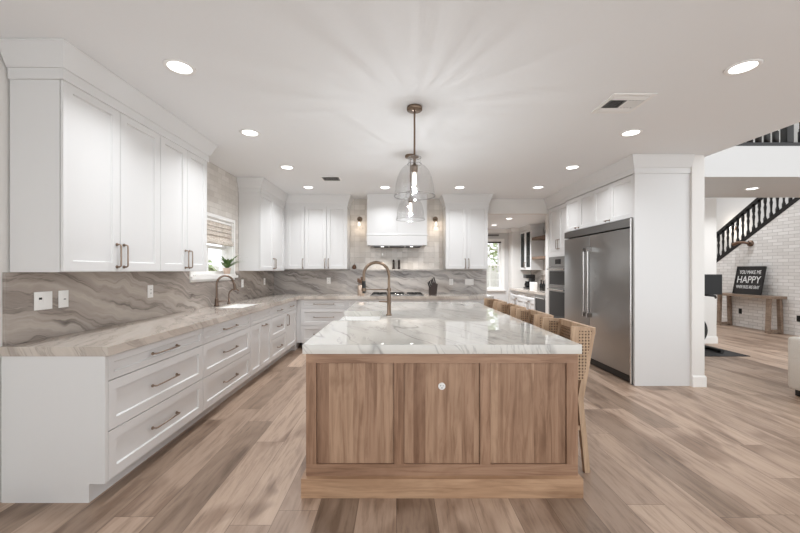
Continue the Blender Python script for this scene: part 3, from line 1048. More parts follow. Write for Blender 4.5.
for nm, lb, x in (('pepper_mill', 'left dark brown mill on the stone ledge below the hood', -.065), ('pepper_mill', 'right dark brown mill on the stone ledge below the hood', .038)):
    t = thing(nm, lb, 'pepper mill', (x, YB - .06, 1.3805), 0, 'mills on the ledge')
    MB().lathe([(0, 0), (.024, 0), (.024, .02), (.019, .06), (.021, .12), (.019, .13), (0, .13)], (0, 0, 0), 18).build('body', M['walnut'], t)
    MB().lathe([(0, .131), (.018, .131), (.022, .145), (.016, .17), (.006, .178), (0, .18)], (0, 0, 0), 18).build('head', M['walnut'], t)
t = thing('decorative_pear', 'small brown pear ornament at the left end of the stone ledge', 'ornament', (-.80, YB - .06, 1.3805))
MB().lathe([(0, 0), (.03, .003), (.042, .03), (.03, .065), (.014, .085), (0, .09)], (0, 0, 0), 18).build('fruit', M['spoonwood'], t)
MB().tube([(0, 0, .088), (.006, 0, .11)], .003, 6).build('stem', M['walnut'], t)


# ------------------------------------------------------------------ outlets and switches
def plate(name, label, loc, rz, w=.072, h=.117, devices=1, mat='plastic', slots=True, cat='outlet'):
    t = thing(name, label, cat, loc, rz)
    MB().rbox(-w / 2, w / 2, -.006, -.0006, -h / 2, h / 2, .002).build('cover_plate', M[mat], t)
    for i in range(devices):
        cx = (i - (devices - 1) / 2) * .046
        d = MB().box(cx - .0165, cx + .0165, -.0085, -.0061, -.034, .034)
        d.build('insert', M[mat], t)
        if slots:
            s_ = MB()
            for zz in (-.017, .017):
                s_.box(cx - .008, cx - .005, -.0092, -.0086, zz - .005, zz + .006).box(cx + .005, cx + .008, -.0092, -.0086, zz - .005, zz + .006)
            s_.build('slots', M['darkgap'], t)
    return t


xs = XL + .0205
p = plate('switch_plate', 'white double plate with a small dark display at the near end of the left backsplash', (xs, 2.315, 1.165), LEFT, .118, .117, 2, slots=False, cat='switch')
MB().box(-.034, -.014, -.0095, -.0087, .008, .022).build('display', M['screen'], p)
p = plate('switch_plate', 'single white plate with a dark slot beside the double plate', (xs, 2.455, 1.165), LEFT, .072, .117, 1, slots=False, cat='switch')
MB().box(-.004, .012, -.0095, -.0087, -.004, .002).build('indicator', M['screen'], p)
plate('wall_outlet', 'white outlet on the left backsplash below the second pair of upper doors', (xs, 3.32, 1.165), LEFT)
plate('wall_outlet', 'white outlet on the left backsplash just past the gooseneck faucet', (xs, 5.30, 1.165), LEFT)
plate('wall_outlet', 'white outlet on the left backsplash near the back corner', (xs, 6.18, 1.165), LEFT)
yb = YB - .0225
plate('wall_outlet', 'white outlet on the back backsplash left of the utensil crock', (-1.285, yb, 1.165), BACK)
plate('wall_outlet', 'white outlet on the back backsplash just right of the knife block', (1.02, yb, 1.14), BACK)
plate('switch_plate', 'wide white switch plate at the right end of the back backsplash', (1.36, yb, 1.14), BACK, .165, .117, 3, slots=False, cat='switch')

# plant on the window sill
t = thing('potted_fern', 'green fern in a blush pot on the left window sill', 'plant', (XL + .012, 4.84, WZ0 + .0125))
MB().lathe([(0, 0), (.036, 0), (.052, .075), (.05, .08), (.045, .08), (.042, .06), (0, .06)], (0, 0, 0), 20).build('pot', M['pot'], t)
lf = MB()
rnd = random.Random(11)
for i in range(40):
    a = 2 * PI * i / 40 * 3.1 + rnd.uniform(-.2, .2)
    L = rnd.uniform(.17, .27)
    out, rise = math.cos(rnd.uniform(.1, 1.15)), rnd.uniform(.7, 1.7)
    d = Vector((math.cos(a), math.sin(a), 0))
    if d.x < -.15:
        d.x *= .35
        L *= .8
    sd = Vector((-d.y, d.x, 0)).normalized()
    vs, fs = [], []
    N = 6
    for k in range(N + 1):
        u = k / N
        p = d * (L * out * u) + Vector((0, 0, .065 + L * rise * (u - .55 * u * u)))
        wv = .013 * math.sin(PI * min(.08 + u * .92, 1)) + .001
        vs += [p - sd * wv, p + sd * wv + Vector((0, 0, .001))]
        if k: fs.append((2 * k - 2, 2 * k - 1, 2 * k + 1, 2 * k))
    lf.add(vs, fs, True)
lf.build('fronds', M['leaf'], t)

# ------------------------------------------------------------------ island
IX0, IX1, IY0, IY1 = -.569, 1.113, 2.136, 4.99
t = thing('kitchen_island', 'large wood kitchen island in the middle of the floor', 'kitchen island', ((IX0 + IX1) / 2, (IY0 + IY1) / 2, 0))
ox, oy = t.location.x, t.location.y


def im():
    return MB()


bx0, bx1 = -.552 - ox, 1.098 - ox
fy = 2.155 - oy                         # front face of the end frame
ey = IY1 - .02 - oy
bxs = .70 - ox                          # stool side of the storage body
rails = MB()
pz0, pz1 = .185, .80
rails.box(bx0, bx1, fy, fy + .03, pz1, CT - .001).box(bx0, bx1, fy, fy + .03, .116, pz0)
rails.build('end_rail', M['oak_rail'], t)
px = [(-.490, -.018), (.041, .505), (.567, 1.030)]
edges = [bx0] + [v - ox for p in px for v in p] + [bx1]
for i in range(0, 8, 2):
    MB().box(edges[i], edges[i + 1], fy, fy + .03, pz0, pz1).build('end_stile', M['oak_stile'], t)
for a, bb in px:
    MB().box(a - ox + .003, bb - ox - .003, fy + .009, fy + .03, pz0 + .003, pz1 - .003).build('end_board', M['oak_panel'], t)
MB().box(bx0 + .003, bx1 - .003, fy + .0305, fy + .05, .12, CT - .001).build('end_core', M['oak_stile'], t)
body = MB()
sy0, sy1 = 3.163 - oy, 3.896 - oy       # apron sink bay
yb0 = fy + .0505
body.box(bx0, bxs, yb0, sy0, .116, CT - .001).box(bx0, bxs, sy1, ey - .03, .116, CT - .001).box(bx0, bxs, sy0, sy1, .116, .60).box(-.10 - ox, bxs, sy0, sy1, .60, CT - .001)
body.build('body', M['oak_stile'], t)
MB().box(bx0, bx1, ey - .0295, ey, .116, CT - .001).build('far_end_panel', M['oak_stile'], t)
kick = MB()
k0, k1, kf = -.574 - ox, 1.114 - ox, 2.122 - oy
kick.box(k0, k1, kf, kf + .08, 0, .115).box(k0, k0 + .05, kf + .08, ey, 0, .115).box(.72 - ox, .74 - ox, kf + .08, ey, 0, .115).box(k0 + .05, k1, ey - .03, ey + .01, 0, .115)
kick.build('plinth', M['oak_kick'], t)
# doors on the aisle side
for a, bb in ((yb0 + .02, yb0 + .49), (yb0 + .49, sy0 - .02), (sy0, (sy0 + sy1) / 2), ((sy0 + sy1) / 2, sy1), (sy1 + .02, ey - .05)):
    top = .585 if sy0 - .01 <= a < sy1 else .84
    m = MB()
    xx = bx0
    m.box(xx - .014, xx - .0005, a + .002, a + .06, .13, top).box(xx - .014, xx - .0005, bb - .06, bb - .002, .13, top)
    m.box(xx - .014, xx - .0005, a + .06, bb - .06, .13, .19).box(xx - .014, xx - .0005, a + .06, bb - .06, top - .06, top).box(xx - .006, xx - .0005, a + .06, bb - .06, .19, top - .06)
    m.build('door', M['oak_stile'], t)
# island worktop
c = MB()
SX = -.159
c.box(IX0, IX1, IY0, 3.163, CT, .915).box(IX0, IX1, 3.896, IY1, CT, .915).box(SX, IX1, 3.163, 3.896, CT, .915)
tag(c.build('island_countertop', M['island_stone'], center=False), 'thick white veined stone top on the wood island', 'countertop')
t = thing('apron_sink', 'white farmhouse sink set into the left side of the island', 'sink', (0, 0, 0))
sink_basin(MB(), IX0 - .012, SX + .015, 3.163 + .002, 3.896 - .002, CT - .002, .245, .02).build('basin', M['ceramic'], t)
MB().lathe([(0, 0), (.04, 0), (.045, .004), (0, .006)], (-.36, 3.53, .6335), 16).build('drain', M['chrome'], t)
# island faucet
t = thing('island_faucet', 'tall bronze spring arch faucet on the island beside the farmhouse sink', 'faucet', (-.08, 3.53, .9155))
MB().lathe([(0, 0), (.03, 0), (.03, .008), (.02, .014), (.019, .2), (.015, .21), (0, .21)], (0, 0, 0), 18).build('base', M['brass'], t)
pts = [(0, 0, .2), (0, 0, .4)] + [tuple(p) for p in arc((-.125, 0, .4), .125, 0, PI, 16, (1, 0, 0))] + [(-.25, 0, .34)]
MB().tube(pts, .0135, 12).build('spout', M['brass'], t)
coil = MB()
P = [Vector(p) for p in pts[1:]]
for k in range(len(P) - 1):
    for j in range(3):
        q = P[k].lerp(P[k + 1], j / 3)
        d = (P[k + 1] - P[k]).normalized() * .003
        coil.tube([q - d, q + d], .0165, 10)
coil.build('spring', M['brass'], t)
MB().tube([(-.25, 0, .34), (-.25, 0, .3), (-.248, 0, .22)], [.017, .019, .016], 12).build('spray_head', M['black'], t)
MB().tube([(0, 0, .255), (-.25, 0, .255)], .005, 8).tube([(-.25, 0, .24), (-.25, 0, .27)], .023, 12).tube([(0, 0, .24), (0, 0, .27)], .021, 12).build('holder_arm', M['brass'], t)
MB().tube([(-.015, 0, .135), (-.05, -.004, .137), (-.1, -.008, .137)], [.009, .008, .006], 8).build('lever_handle', M['brass'], t)
# round outlet cap
t = thing('round_outlet', 'small round white outlet on the middle panel of the island end', 'outlet', (.273, 2.1635, .657))
MB().tube([(0, 0, 0), (0, -.003, 0), (0, -.006, 0)], [.022, .022, .020], 24).build('cover_plate', M['plastic'], t)
MB().box(-.010, -.004, -.0068, -.0061, .002, .006).box(.005, .010, -.0068, -.0061, .002, .006).box(-.005, .005, -.0068, -.0061, -.010, -.007).build('slots', M['darkgap'], t)


# ------------------------------------------------------------------ stools (backs away from the island)
def make_stool(label, loc):
    t = thing('counter_stool', label, 'stool', loc, 0, 'cane back stools along the island')
    hy = .232
    for s_ in (-1, 1):
        y = s_ * (hy - .016)
        m = MB()
        m.bar((.20, y, 0), (.152, y, .50), .032, .036)
        m.bar((.152, y, .49), (.236, y, .975), .032, .040)
        m.build('back_leg', M['stool'], t)
        MB().bar((-.235, y * .95, 0), (-.20, y * .95, .60), .034, .034).build('front_leg', M['stool'], t)
        # wing beside the back
        w_ = MB()
        w_.bar((.115, s_ * hy, .975), (.24, y, .96), .026, .024)
        w_.bar((.115, s_ * hy, .985), (.10, s_ * hy, .62), .026, .045, (0, 1, 0))
        wg = w_.build('wing_frame', M['stool'], t)
        MB().prism([(.105, .625), (.172, .625), (.225, .955), (.118, .965)], s_ * hy - .004, s_ * hy + .004, 'xz').build('cane_panel', M['cane'], wg)
        MB().bar((-.218, y * .95, .30), (.168, y, .30), .022, .03).build('stretcher', M['stool'], t)
    MB().bar((-.225, -hy + .03, .20), (-.225, hy - .03, .20), .03, .026, (0, 0, 1)).build('footrest', M['stool'], t)
    MB().bar((.236, -hy, .955), (.236, hy, .955), .045, .034, (0, 0, 1)).build('top_rail', M['stool'], t)
    bf = MB().bar((.180, -hy + .03, .64), (.180, hy - .03, .64), .04, .028, (0, 0, 1)).build('lower_rail', M['stool'], t)
    m = MB()
    p0, p1 = Vector((.180, 0, .64)), Vector((.233, 0, .95))
    m.bar(p0, p1, 2 * hy - .06, .012)
    m.build('cane_panel', M['cane_dark'], bf)['label'] = 'darker brown woven back'
    MB().box(-.225, .165, -hy + .02, hy - .02, .575, .615).build('seat_frame', M['stool'], t)
    MB().rbox(-.235, .150, -hy + .01, hy - .01, .6155, .675, .04).build('seat_cushion', M['seatfab'], t)
    return t


sty = [2.62, 3.265, 3.905, 4.545]
s0 = make_stool('light oak cane back stool nearest the camera at the island', (1.083, sty[0], 0))
dup(s0, 'light oak cane back stool second from the camera at the island', (1.083, sty[1], 0))
dup(s0, 'light oak cane back stool third from the camera at the island', (1.083, sty[2], 0))
dup(s0, 'light oak cane back stool farthest from the camera at the island', (1.083, sty[3], 0))


# ------------------------------------------------------------------ pendants
def pendant(label, x, y, bottom):
    t = thing('pendant_light', label, 'pendant lamp', (x, y, CEIL - .0005), 0, 'glass pendants over the island')
    MB().lathe([(0, 0), (.062, 0), (.064, -.006), (.064, -.024), (.06, -.028), (0, -.028)], (0, 0, 0), 28).build('canopy', M['brass'], t)
    zb = bottom - CEIL
    zn = zb + .32                      # top of the glass neck
    MB().tube([(0, 0, -.028), (0, 0, zn - .002)], .008, 12).build('rod', M['brass'], t)
    MB().lathe([(0, zn + .012), (.03, zn + .012), (.034, zn + .004), (.034, zn - .004), (.012, zn - .008), (.012, zn - .06), (.03, zn - .065), (.026, zn - .12), (0, zn - .12)], (0, 0, 0), 22).build('socket', M['brass'], t)
    pr = [(.03, zn), (.052, zn - .001), (.055, zn - .006), (.055, zn - .052), (.06, zn - .062), (.09, zn - .078), (.120, zn - .115), (.142, zn - .165), (.155, zn - .22), (.162, zn - .28), (.167, zn - .31), (.168, zn - .32)]
    inner = [(r - .003, z) for r, z in pr[::-1]]
    MB().lathe(pr + inner, (0, 0, 0), 40).build('glass_shade', M['seeded'], t)
    rim = MB()
    for rr, zz in ((.1685, zn - .32), (.0545, zn - .003), (.057, zn - .056)):
        rim.tube([(rr * math.cos(2 * PI * k / 40), rr * math.sin(2 * PI * k / 40), zz) for k in range(41)], .003, 6, False)
    rim.build('glass_rim', M['rim'], t)
    MB().lathe([(0, zn - .12), (.012, zn - .125), (.015, zn - .15), (.017, zn - .19), (.016, zn - .215), (.010, zn - .235), (0, zn - .24)], (0, 0, 0), 18).build('bulb', M['bulb'], t)
    L = bpy.data.lights.new('pendant_bulb_light', 'POINT')
    L.energy = PENDANT_POWER
    L.color = (.93, .965, 1.0)
    L.shadow_soft_size = .012
    lo = bpy.data.objects.new('pendant_bulb_light', L)
    COL.objects.link(lo)
    lo.parent = t
    lo.location = (0, 0, zn - .255)
    # noise put into the bulb's strength imitates faint rays through the shade
    L.use_nodes = True
    nt = L.node_tree
    em = [n for n in nt.nodes if n.type == 'EMISSION'][0]
    tc = nt.nodes.new('ShaderNodeTexCoord')
    sp = nt.nodes.new('ShaderNodeSeparateXYZ')
    at = nt.nodes.new('ShaderNodeMath'); at.operation = 'ARCTAN2'
    cb = nt.nodes.new('ShaderNodeCombineXYZ')
    nz = nt.nodes.new('ShaderNodeTexNoise')
    nz.inputs['Scale'].default_value = 9
    nz.inputs['Detail'].default_value = 4
    mr = nt.nodes.new('ShaderNodeMapRange')
    mr.inputs[1].default_value = .3; mr.inputs[2].default_value = .7
    mr.inputs[3].default_value = .55; mr.inputs[4].default_value = 1.45
    nt.links.new(tc.outputs['Normal'], sp.inputs[0])
    nt.links.new(sp.outputs[1], at.inputs[0]); nt.links.new(sp.outputs[0], at.inputs[1])
    nt.links.new(at.outputs[0], cb.inputs[0]); ml = nt.nodes.new('ShaderNodeMath'); ml.operation = 'MULTIPLY'; ml.inputs[1].default_value = .12
    nt.links.new(sp.outputs[2], ml.inputs[0]); nt.links.new(ml.outputs[0], cb.inputs[1])
    nt.links.new(cb.outputs[0], nz.inputs['Vector'])
    nt.links.new(nz.outputs['Fac'], mr.inputs[0]); nt.links.new(mr.outputs[0], em.inputs[1])
    return t


pendant('nearer clear glass dome pendant hanging over the island', .144, 2.92, 1.972)
pendant('farther clear glass dome pendant hanging over the island', .158, 4.15, 1.955)


# ------------------------------------------------------------------ ceiling lights and vents
def downlight(label, x, y, z, power, r=.07, group='recessed kitchen lights'):
    t = thing('recessed_light', label, 'ceiling light', (x, y, z), 0, group)
    MB().lathe([(r, -.002), (r + .006, -.006), (r + .022, -.006), (r + .026, -.0005), (r, -.0005)], (0, 0, 0), 32).build('trim_ring', M['trim'], t)
    MB().lathe([(0, -.004), (r, -.004), (r, -.001), (0, -.001)], (0, 0, 0), 32).build('lens', M['lens'], t)
    L = bpy.data.lights.new('downlight', 'AREA')
    L.shape = 'DISK'
    L.size = 2 * r
    L.energy = power
    L.color = (.93, .965, 1.0)
    L.spread = math.radians(132)
    lo = bpy.data.objects.new('downlight', L)
    COL.objects.link(lo)
    lo.parent = t
    lo.location = (0, 0, -.009)


nth = ['nearest the camera', 'second from the camera', 'third from the camera', 'farthest from the camera']
for i, y in enumerate((2.345, 3.465, 4.63, 5.745)):
    pw = LAMP_POWER * (1, 1.0, 1.1, 1.2)[i]
    downlight('recessed ceiling light %s in the row above the left counter aisle' % nth[i], -1.435, y, CEIL, pw * (1.05, 1.3, 1.35, 1.0)[i])
    downlight('recessed ceiling light %s in the row before the refrigerator' % nth[i], 2.285, y, CEIL, pw * .85)
downlight('recessed ceiling light before the left edge of the range hood', -.195, 5.755, CEIL, LAMP_POWER * .9)
downlight('recessed ceiling light before the right back wall cabinet', 1.015, 5.755, CEIL, LAMP_POWER * 1.2)
downlight('recessed light in the coffee room ceiling nearer the opening', 2.34, 7.41, C2, 26, .058, 'recessed coffee room lights')
downlight('recessed light in the coffee room ceiling nearer the far window', 2.32, 8.48, C2, 26, .058, 'recessed coffee room lights')
downlight('recessed light under the upstairs landing', 5.84, 5.84, CEIL, 10, group='recessed landing light')
downlight('added unseen fill light in the high ceiling above the foot of the stairs', 7.5, 8.4, 5.4, 55, .09, 'added stairwell fill lights')  # this lamp and the next are unseen, added to brighten the brick hallway
downlight('added unseen fill light in the high ceiling above the hallway end', 6.6, 10.4, 5.4, 55, .09, 'added stairwell fill lights')

t = thing('ceiling_vent', 'large square white air vent in the ceiling right of the pendant', 'air vent', (1.81, 2.855, CEIL))
f = MB()
hs = .165
f.box(-hs, hs, -hs, -hs + .03, -.008, -.0005).box(-hs, hs, hs - .03, hs, -.008, -.0005).box(-hs, -hs + .03, -hs + .03, hs - .03, -.008, -.0005).box(hs - .03, hs, -hs + .03, hs - .03, -.008, -.0005)
f.build('frame', M['trim'], t)
MB().box(-hs + .03, hs - .03, -hs + .03, hs - .03, -.0018, -.0005).build('duct', M['darkgap'], t)
for k in range(4):
    yy = (-.115, -.085, .085, .115)[k]
    MB().prism([(yy - .007, -.003), (yy + .007, -.012), (yy + .007, -.0105), (yy - .007, -.0019)], -hs + .032, hs - .032, 'yz').build('louver', M['trim'], t)
for k in range(10):
    xx = -.118 + k * .0262
    s_ = -1 if k < 5 else 1
    MB().prism([(xx - .006 * s_, -.003), (xx + .006 * s_, -.012), (xx + .006 * s_, -.0105), (xx - .006 * s_, -.0019)], -.066, .066, 'xz').build('louver', M['trim'], t)
t = thing('ceiling_vent', 'small rectangular air vent in the ceiling near the left back corner', 'air vent', (-.965, 5.2, CEIL))
f = MB()
f.box(-.14, .14, -.13, -.11, -.008, -.0005).box(-.14, .14, .11, .13, -.008, -.0005).box(-.14, -.12, -.11, .11, -.008, -.0005).box(.12, .14, -.11, .11, -.008, -.0005)
f.build('frame', M['trim'], t)
MB().box(-.12, .12, -.11, .11, -.0018, -.0005).build('duct', M['darkgap'], t)
for k in range(7):
    xx = -.1 + k * .0333
    MB().box(xx - .003, xx + .003, -.108, .108, -.009, -.002).build('louver', M['greymetal'], t)

# ------------------------------------------------------------------ refrigerator wall
FX = 2.775
FY0, FY1, SEAM = 4.225, 5.885, 5.12
t = thing('refrigerator', 'wide stainless two-door refrigerator beside the white end panel', 'refrigerator', (FX, FY1, 0), RIGHT)
W = FY1 - FY0
sm = FY1 - SEAM
MB().box(.004, W - .004, .05, .63, .0, 1.86).build('body', M['black'], t)
for a, bb, hx in ((0.0, sm - .002, sm - .058), (sm + .002, W, sm + .055)):
    d = MB().rbox(a + .003, bb - .003, .0, .048, .105, 1.862, .004).build('door', M['steel'], t)
    h = MB().tube([(hx, -.055, .72), (hx, -.055, 1.66)], .013, 14)
    for zz in (.72, 1.66):
        h.box(hx - .016, hx + .016, -.072, -.0002, zz - .03, zz + .03)
    h.build('handle', M['chrome'], d)
MB().prism([(.0, 1.98), (.0, 1.885), (.03, 1.878), (.06, 1.878), (.06, 1.98)], .0, W, 'yz').build('top_grille', M['steel_dark'], t)
MB().box(0.01, W - .01, .03, .05, .012, .1).build('kick_plate', M['black'], t)
MB().box(W - .0001, W + .0095, -.004, .05, .0, 1.98).build('side_trim', M['chrome'], t)

cabX = 2.80
t = thing('tall_panel', 'tall white end panel on the near side of the refrigerator', 'cabinet panel', (0, 0, 0))
MB().box(cabX, 3.449, 4.18, 4.2085, 0, CEIL - .203).build('panel', M['white'], t)
MB().box(cabX, 3.449, 4.18, 4.2085, CEIL - .2028, CEIL - .002).build('frieze', M['white'], t)

t = wall_cabinet('white four-door cabinet above the stainless refrigerator', (cabX + .02, 5.885, 0), RIGHT, 5.885 - 4.21, .60, 1.985, CEIL - .203, None)
ww = 5.885 - 4.21
cr = [0, .425, .82, 1.22, ww]
for i in range(4):
    a, bb = cr[i], cr[i + 1]
    hd = ((bb - .055, 2.02), .085, False) if i % 2 == 0 else None
    shaker(t, 'door', a, bb, 1.99, CEIL - .206, hd, .055)
t = thing('crown_moulding', 'white crown moulding over the refrigerator cabinets and tall panel', 'crown moulding')
crown(MB(), [(2.845, YB - .002), (2.845, 5.89), (cabX - .002, 5.89), (cabX - .002, 4.178), (3.449, 4.178)]).box(2.845, 3.449, 5.89, YB - .003, CEIL - .2, CEIL - .0015).box(cabX, 3.449, 4.2087, 5.89, CEIL - .2, CEIL - .0015).build('moulding', M['white'], t)

# oven tower
TX, TY0, TY1 = 2.85, 5.89, 6.65
t = thing('oven_cabinet', 'tall white cabinet holding the wall ovens past the refrigerator', 'cabinet', (TX + .02, TY1, 0), RIGHT)
W = TY1 - TY0
b = MB()
b.box(0, .02, 0, .56, .1, CEIL - .203).box(W - .02, W, 0, .56, .1, CEIL - .203).box(.02, W - .02, 0, .56, 1.60, CEIL - .203).box(.02, W - .02, 0, .56, .1, .42).box(.02, W - .02, .5, .56, .42, 1.60).box(.02, W - .02, .02, .5, 1.055, 1.07)
b.box(0, W, .075, .56, 0, .1)
b.build('body', M['white'], t)
shaker(t, 'door', 0, W / 2, 1.70, CEIL - .206, ((W / 2 - .035, 1.82), .16, True))
shaker(t, 'door', W / 2, W, 1.70, CEIL - .206, ((W / 2 + .035, 1.82), .16, True))
MB().box(.002, W - .002, -.02, -.0008, 1.605, 1.698).build('filler', M['white'], t)
shaker(t, 'drawer', 0, W, .115, .415, hdr(0, W, .115, .415))
t = thing('wall_oven', 'stainless double wall oven with black glass doors in the tall cabinet', 'oven', (TX + .02, TY1, 0), RIGHT)
MB().box(.023, W - .023, .0, .48, .425, 1.052).box(.023, W - .023, .0, .48, 1.073, 1.597).build('body', M['black'], t)
MB().box(.012, W - .012, -.028, -.0006, 1.43, 1.60).build('control_panel', M['steel'], t)
MB().box(W / 2 - .11, W / 2 + .11, -.030, -.0285, 1.47, 1.555).build('display', M['blackgloss'], t)
for a, bb in ((1.07, 1.425), (.43, 1.062)):
    d = MB().box(.012, W - .012, -.034, -.0006, a, bb).build('door', M['steel'], t)
    MB().box(.055, W - .055, -.036, -.0345, a + .035, bb - .08).build('glass', M['blackgloss'], d)
    MB().tube([(.06, -.075, bb - .045), (W - .06, -.075, bb - .045)], .011, 12).tube([(.09, -.034, bb - .045), (.09, -.075, bb - .045)], .008, 8).tube([(W - .09, -.034, bb - .045), (W - .09, -.075, bb - .045)], .008, 8).build('handle', M['chrome'], d)

# ------------------------------------------------------------------ coffee bar in the next room
NX = 2.90
yA, yB_, yC, yD = 6.86, 7.46, 8.14, 9.10
dn = 3.448 - NX - .02
for a, bb, lb in ((yB_, yC, 'white coffee bar base cabinet beside the beverage fridge'), (yC, yD, 'white coffee bar base cabinet at the far end of the niche')):
    wv = bb - a
    t = base_cabinet(lb, (NX + .02, bb, 0), RIGHT, wv, dn, group='coffee bar cabinets')
    shaker(t, 'drawer', 0, wv, zs[2], zs[3], hdr(0, wv, zs[2], zs[3], .2), rail=.042)
    shaker(t, 'door', 0, wv / 2, zs[0], zs[2], ((wv / 2 - .035, zs[2] - .12), .16, True))
    shaker(t, 'door', wv / 2, wv, zs[0], zs[2], ((wv / 2 + .035, zs[2] - .12), .16, True))
t = thing('beverage_fridge', 'under-counter beverage fridge with a dark glass door in the coffee bar', 'refrigerator', (NX + .02, yB_ - .002, 0), RIGHT)
W = yB_ - yA - .002
MB().box(0, W, 0, dn, 0, CT - .002).build('body', M['black'], t)
d = MB().box(0.002, .05, -.03, -.0006, .1, .85).box(W - .05, W - .002, -.03, -.0006, .1, .85).box(.05, W - .05, -.03, -.0006, .1, .15).box(.05, W - .05, -.03, -.0006, .79, .85).build('door', M['steel'], t)
MB().box(.05, W - .05, -.022, -.004, .15, .79).build('glass', M['blackgloss'], d)
MB().tube([(.05, -.07, .80), (W - .05, -.07, .80)], .01, 10).tube([(.08, -.03, .80), (.08, -.07, .80)], .007, 8).tube([(W - .08, -.03, .80), (W - .08, -.07, .80)], .007, 8).build('handle', M['chrome'], d)
tag(MB().box(NX - .02, 3.448, yA - .01, yD + .012, CT, .915).build('countertop', M['counter_stone'], center=False), 'grey stone top on the coffee bar cabinets', 'countertop')
tag(MB().box(3.43, 3.448, yA - .01, yD + .012, .9155, 1.366).build('stone_backsplash', M['splash_left'], center=False), 'grey stone backsplash behind the coffee maker', 'backsplash')
t = thing('glass_cabinet', 'white wall cabinet with two glass doors above the coffee maker', 'cabinet', (3.17, 9.10, 0), RIGHT)
W = 9.10 - 8.34
b = MB()
b.box(0, .018, 0, .275, 1.367, C2 - .002).box(W - .018, W, 0, .275, 1.367, C2 - .002).box(.018, W - .018, 0, .275, 1.367, 1.385).box(.018, W - .018, 0, .275, C2 - .15, C2 - .002).box(.018, W - .018, .26, .275, 1.385, C2 - .15).box(.018, W - .018, .02, .26, 1.72, 1.735).box(.018, W - .018, .02, .26, 2.02, 2.035)
b.build('body', M['white'], t)
MB().sweep([(0, -.02), (W, -.02), (W, .275)], [(0, C2 - .1), (.012, C2 - .1), (.05, C2 - .002), (0, C2 - .002)]).box(0, W, -.02, 0, C2 - .1, C2 - .002).build('crown_moulding', M['white'], t)
for a, bb, hx in ((0, W / 2, W / 2 - .03), (W / 2, W, W / 2 + .03)):
    shaker(t, 'door', a, bb, 1.369, C2 - .105, ((hx, 1.48), .13, True), .055, True)
for z, lb in ((2.06, 'upper brown wooden shelf of the coffee bar'), (1.61, 'lower brown wooden shelf of the coffee bar')):
    tag(MB().box(3.17, 3.449, 6.86, 8.338, z, z + .06).build('floating_shelf', M['shelf_wood']), lb, 'shelf', 'floating shelves')


def vase(name, label, x, y, z, prof, mat, cat, lid=None):
    t = thing(name, label, cat, (x, y, z))
    MB().lathe(prof, (0, 0, 0), 18).build('body', mat, t)
    if lid: MB().lathe(lid, (0, 0, 0), 14).build('lid', M['black'], t)
    return t


vase('vase', 'dark rounded vase on the upper coffee bar shelf', 3.3, 7.72, 2.1205, [(0, 0), (.05, 0), (.085, .06), (.07, .13), (.03, .17), (.035, .2), (0, .19)], M['walnut'], 'vase')
vase('vase', 'tall dark narrow vase at the near side of the upper coffee bar shelf', 3.3, 7.45, 2.1205, [(0, 0), (.05, 0), (.06, .1), (.03, .2), (.035, .26), (0, .25)], M['black'], 'vase')
vase('carafe', 'clear carafe on the lower coffee bar shelf', 3.3, 7.72, 1.6705, [(0, 0), (.06, 0), (.07, .08), (.03, .2), (.04, .25), (.037, .25), (.027, .2), (.066, .08), (.057, .004), (0, .004)], M['seeded'], 'carafe')
vase('canister', 'steel canister beside the carafe on the lower coffee bar shelf', 3.3, 7.45, 1.6705, [(0, 0), (.05, 0), (.05, .2), (0, .2)], M['chrome'], 'canister', [(0, .2005), (.052, .2005), (.052, .215), (0, .225)])
for i, (y, h, lb) in enumerate(((7.78, .22, 'tall dark syrup bottle beside the white canister box'), (7.66, .19, 'short dark syrup bottle in the middle of the coffee counter'), (7.54, .24, 'dark syrup bottle nearest the ovens on the coffee counter'))):
    vase('bottle', lb, 3.16, y, .9155, [(0, 0), (.035, 0), (.036, h * .6), (.014, h * .75), (.014, h), (0, h)], M['blackgloss'], 'bottle', [(0, h + .0005), (.015, h + .0005), (.015, h + .02), (0, h + .02)])['group'] = 'syrup bottles'
t = thing('coffee_maker', 'black coffee maker on the coffee bar counter', 'coffee maker', (3.2, 8.62, .9155), RIGHT)
MB().rbox(-.11, .11, -.1, .12, 0, .035, .02).rbox(-.1, .1, .03, .12, .035, .25, .02).rbox(-.11, .11, -.1, .12, .25, .34, .025).build('housing', M['black'], t)
MB().lathe([(0, 0), (.06, 0), (.07, .06), (.05, .12), (.055, .14), (0, .14)], (0, -.035, .037), 18).build('carafe', M['blackgloss'], t)
tag(MB().rbox(3.04, 3.16, 7.98, 8.14, .9155, 1.09, .012).build('coffee_pod_box', M['ceramic']), 'white box on the coffee bar counter in front of the coffee maker', 'box')
t = thing('wall_grille', 'small grey air return grille high on the far wall beside the window', 'air vent', (2.53, 9.3995, 2.285))
MB().box(-.17, .17, -.012, -.0006, -.025, .025).build('frame', M['greymetal'], t)
for k in range(3):
    MB().box(-.155, .155, -.016, -.0125, -.018 + k * .013, -.011 + k * .013).build('louver', M['darkgap'], t)

# ------------------------------------------------------------------ staircase side
BAL = [(0, 0), (.024, 0), (.024, .14), (.015, .155), (.019, .17), (.013, .19), (.016, .34), (.022, .42), (.013, .50), (.019, .52), (.015, .535), (.022, .55), (.022, .74), (0, .74)]


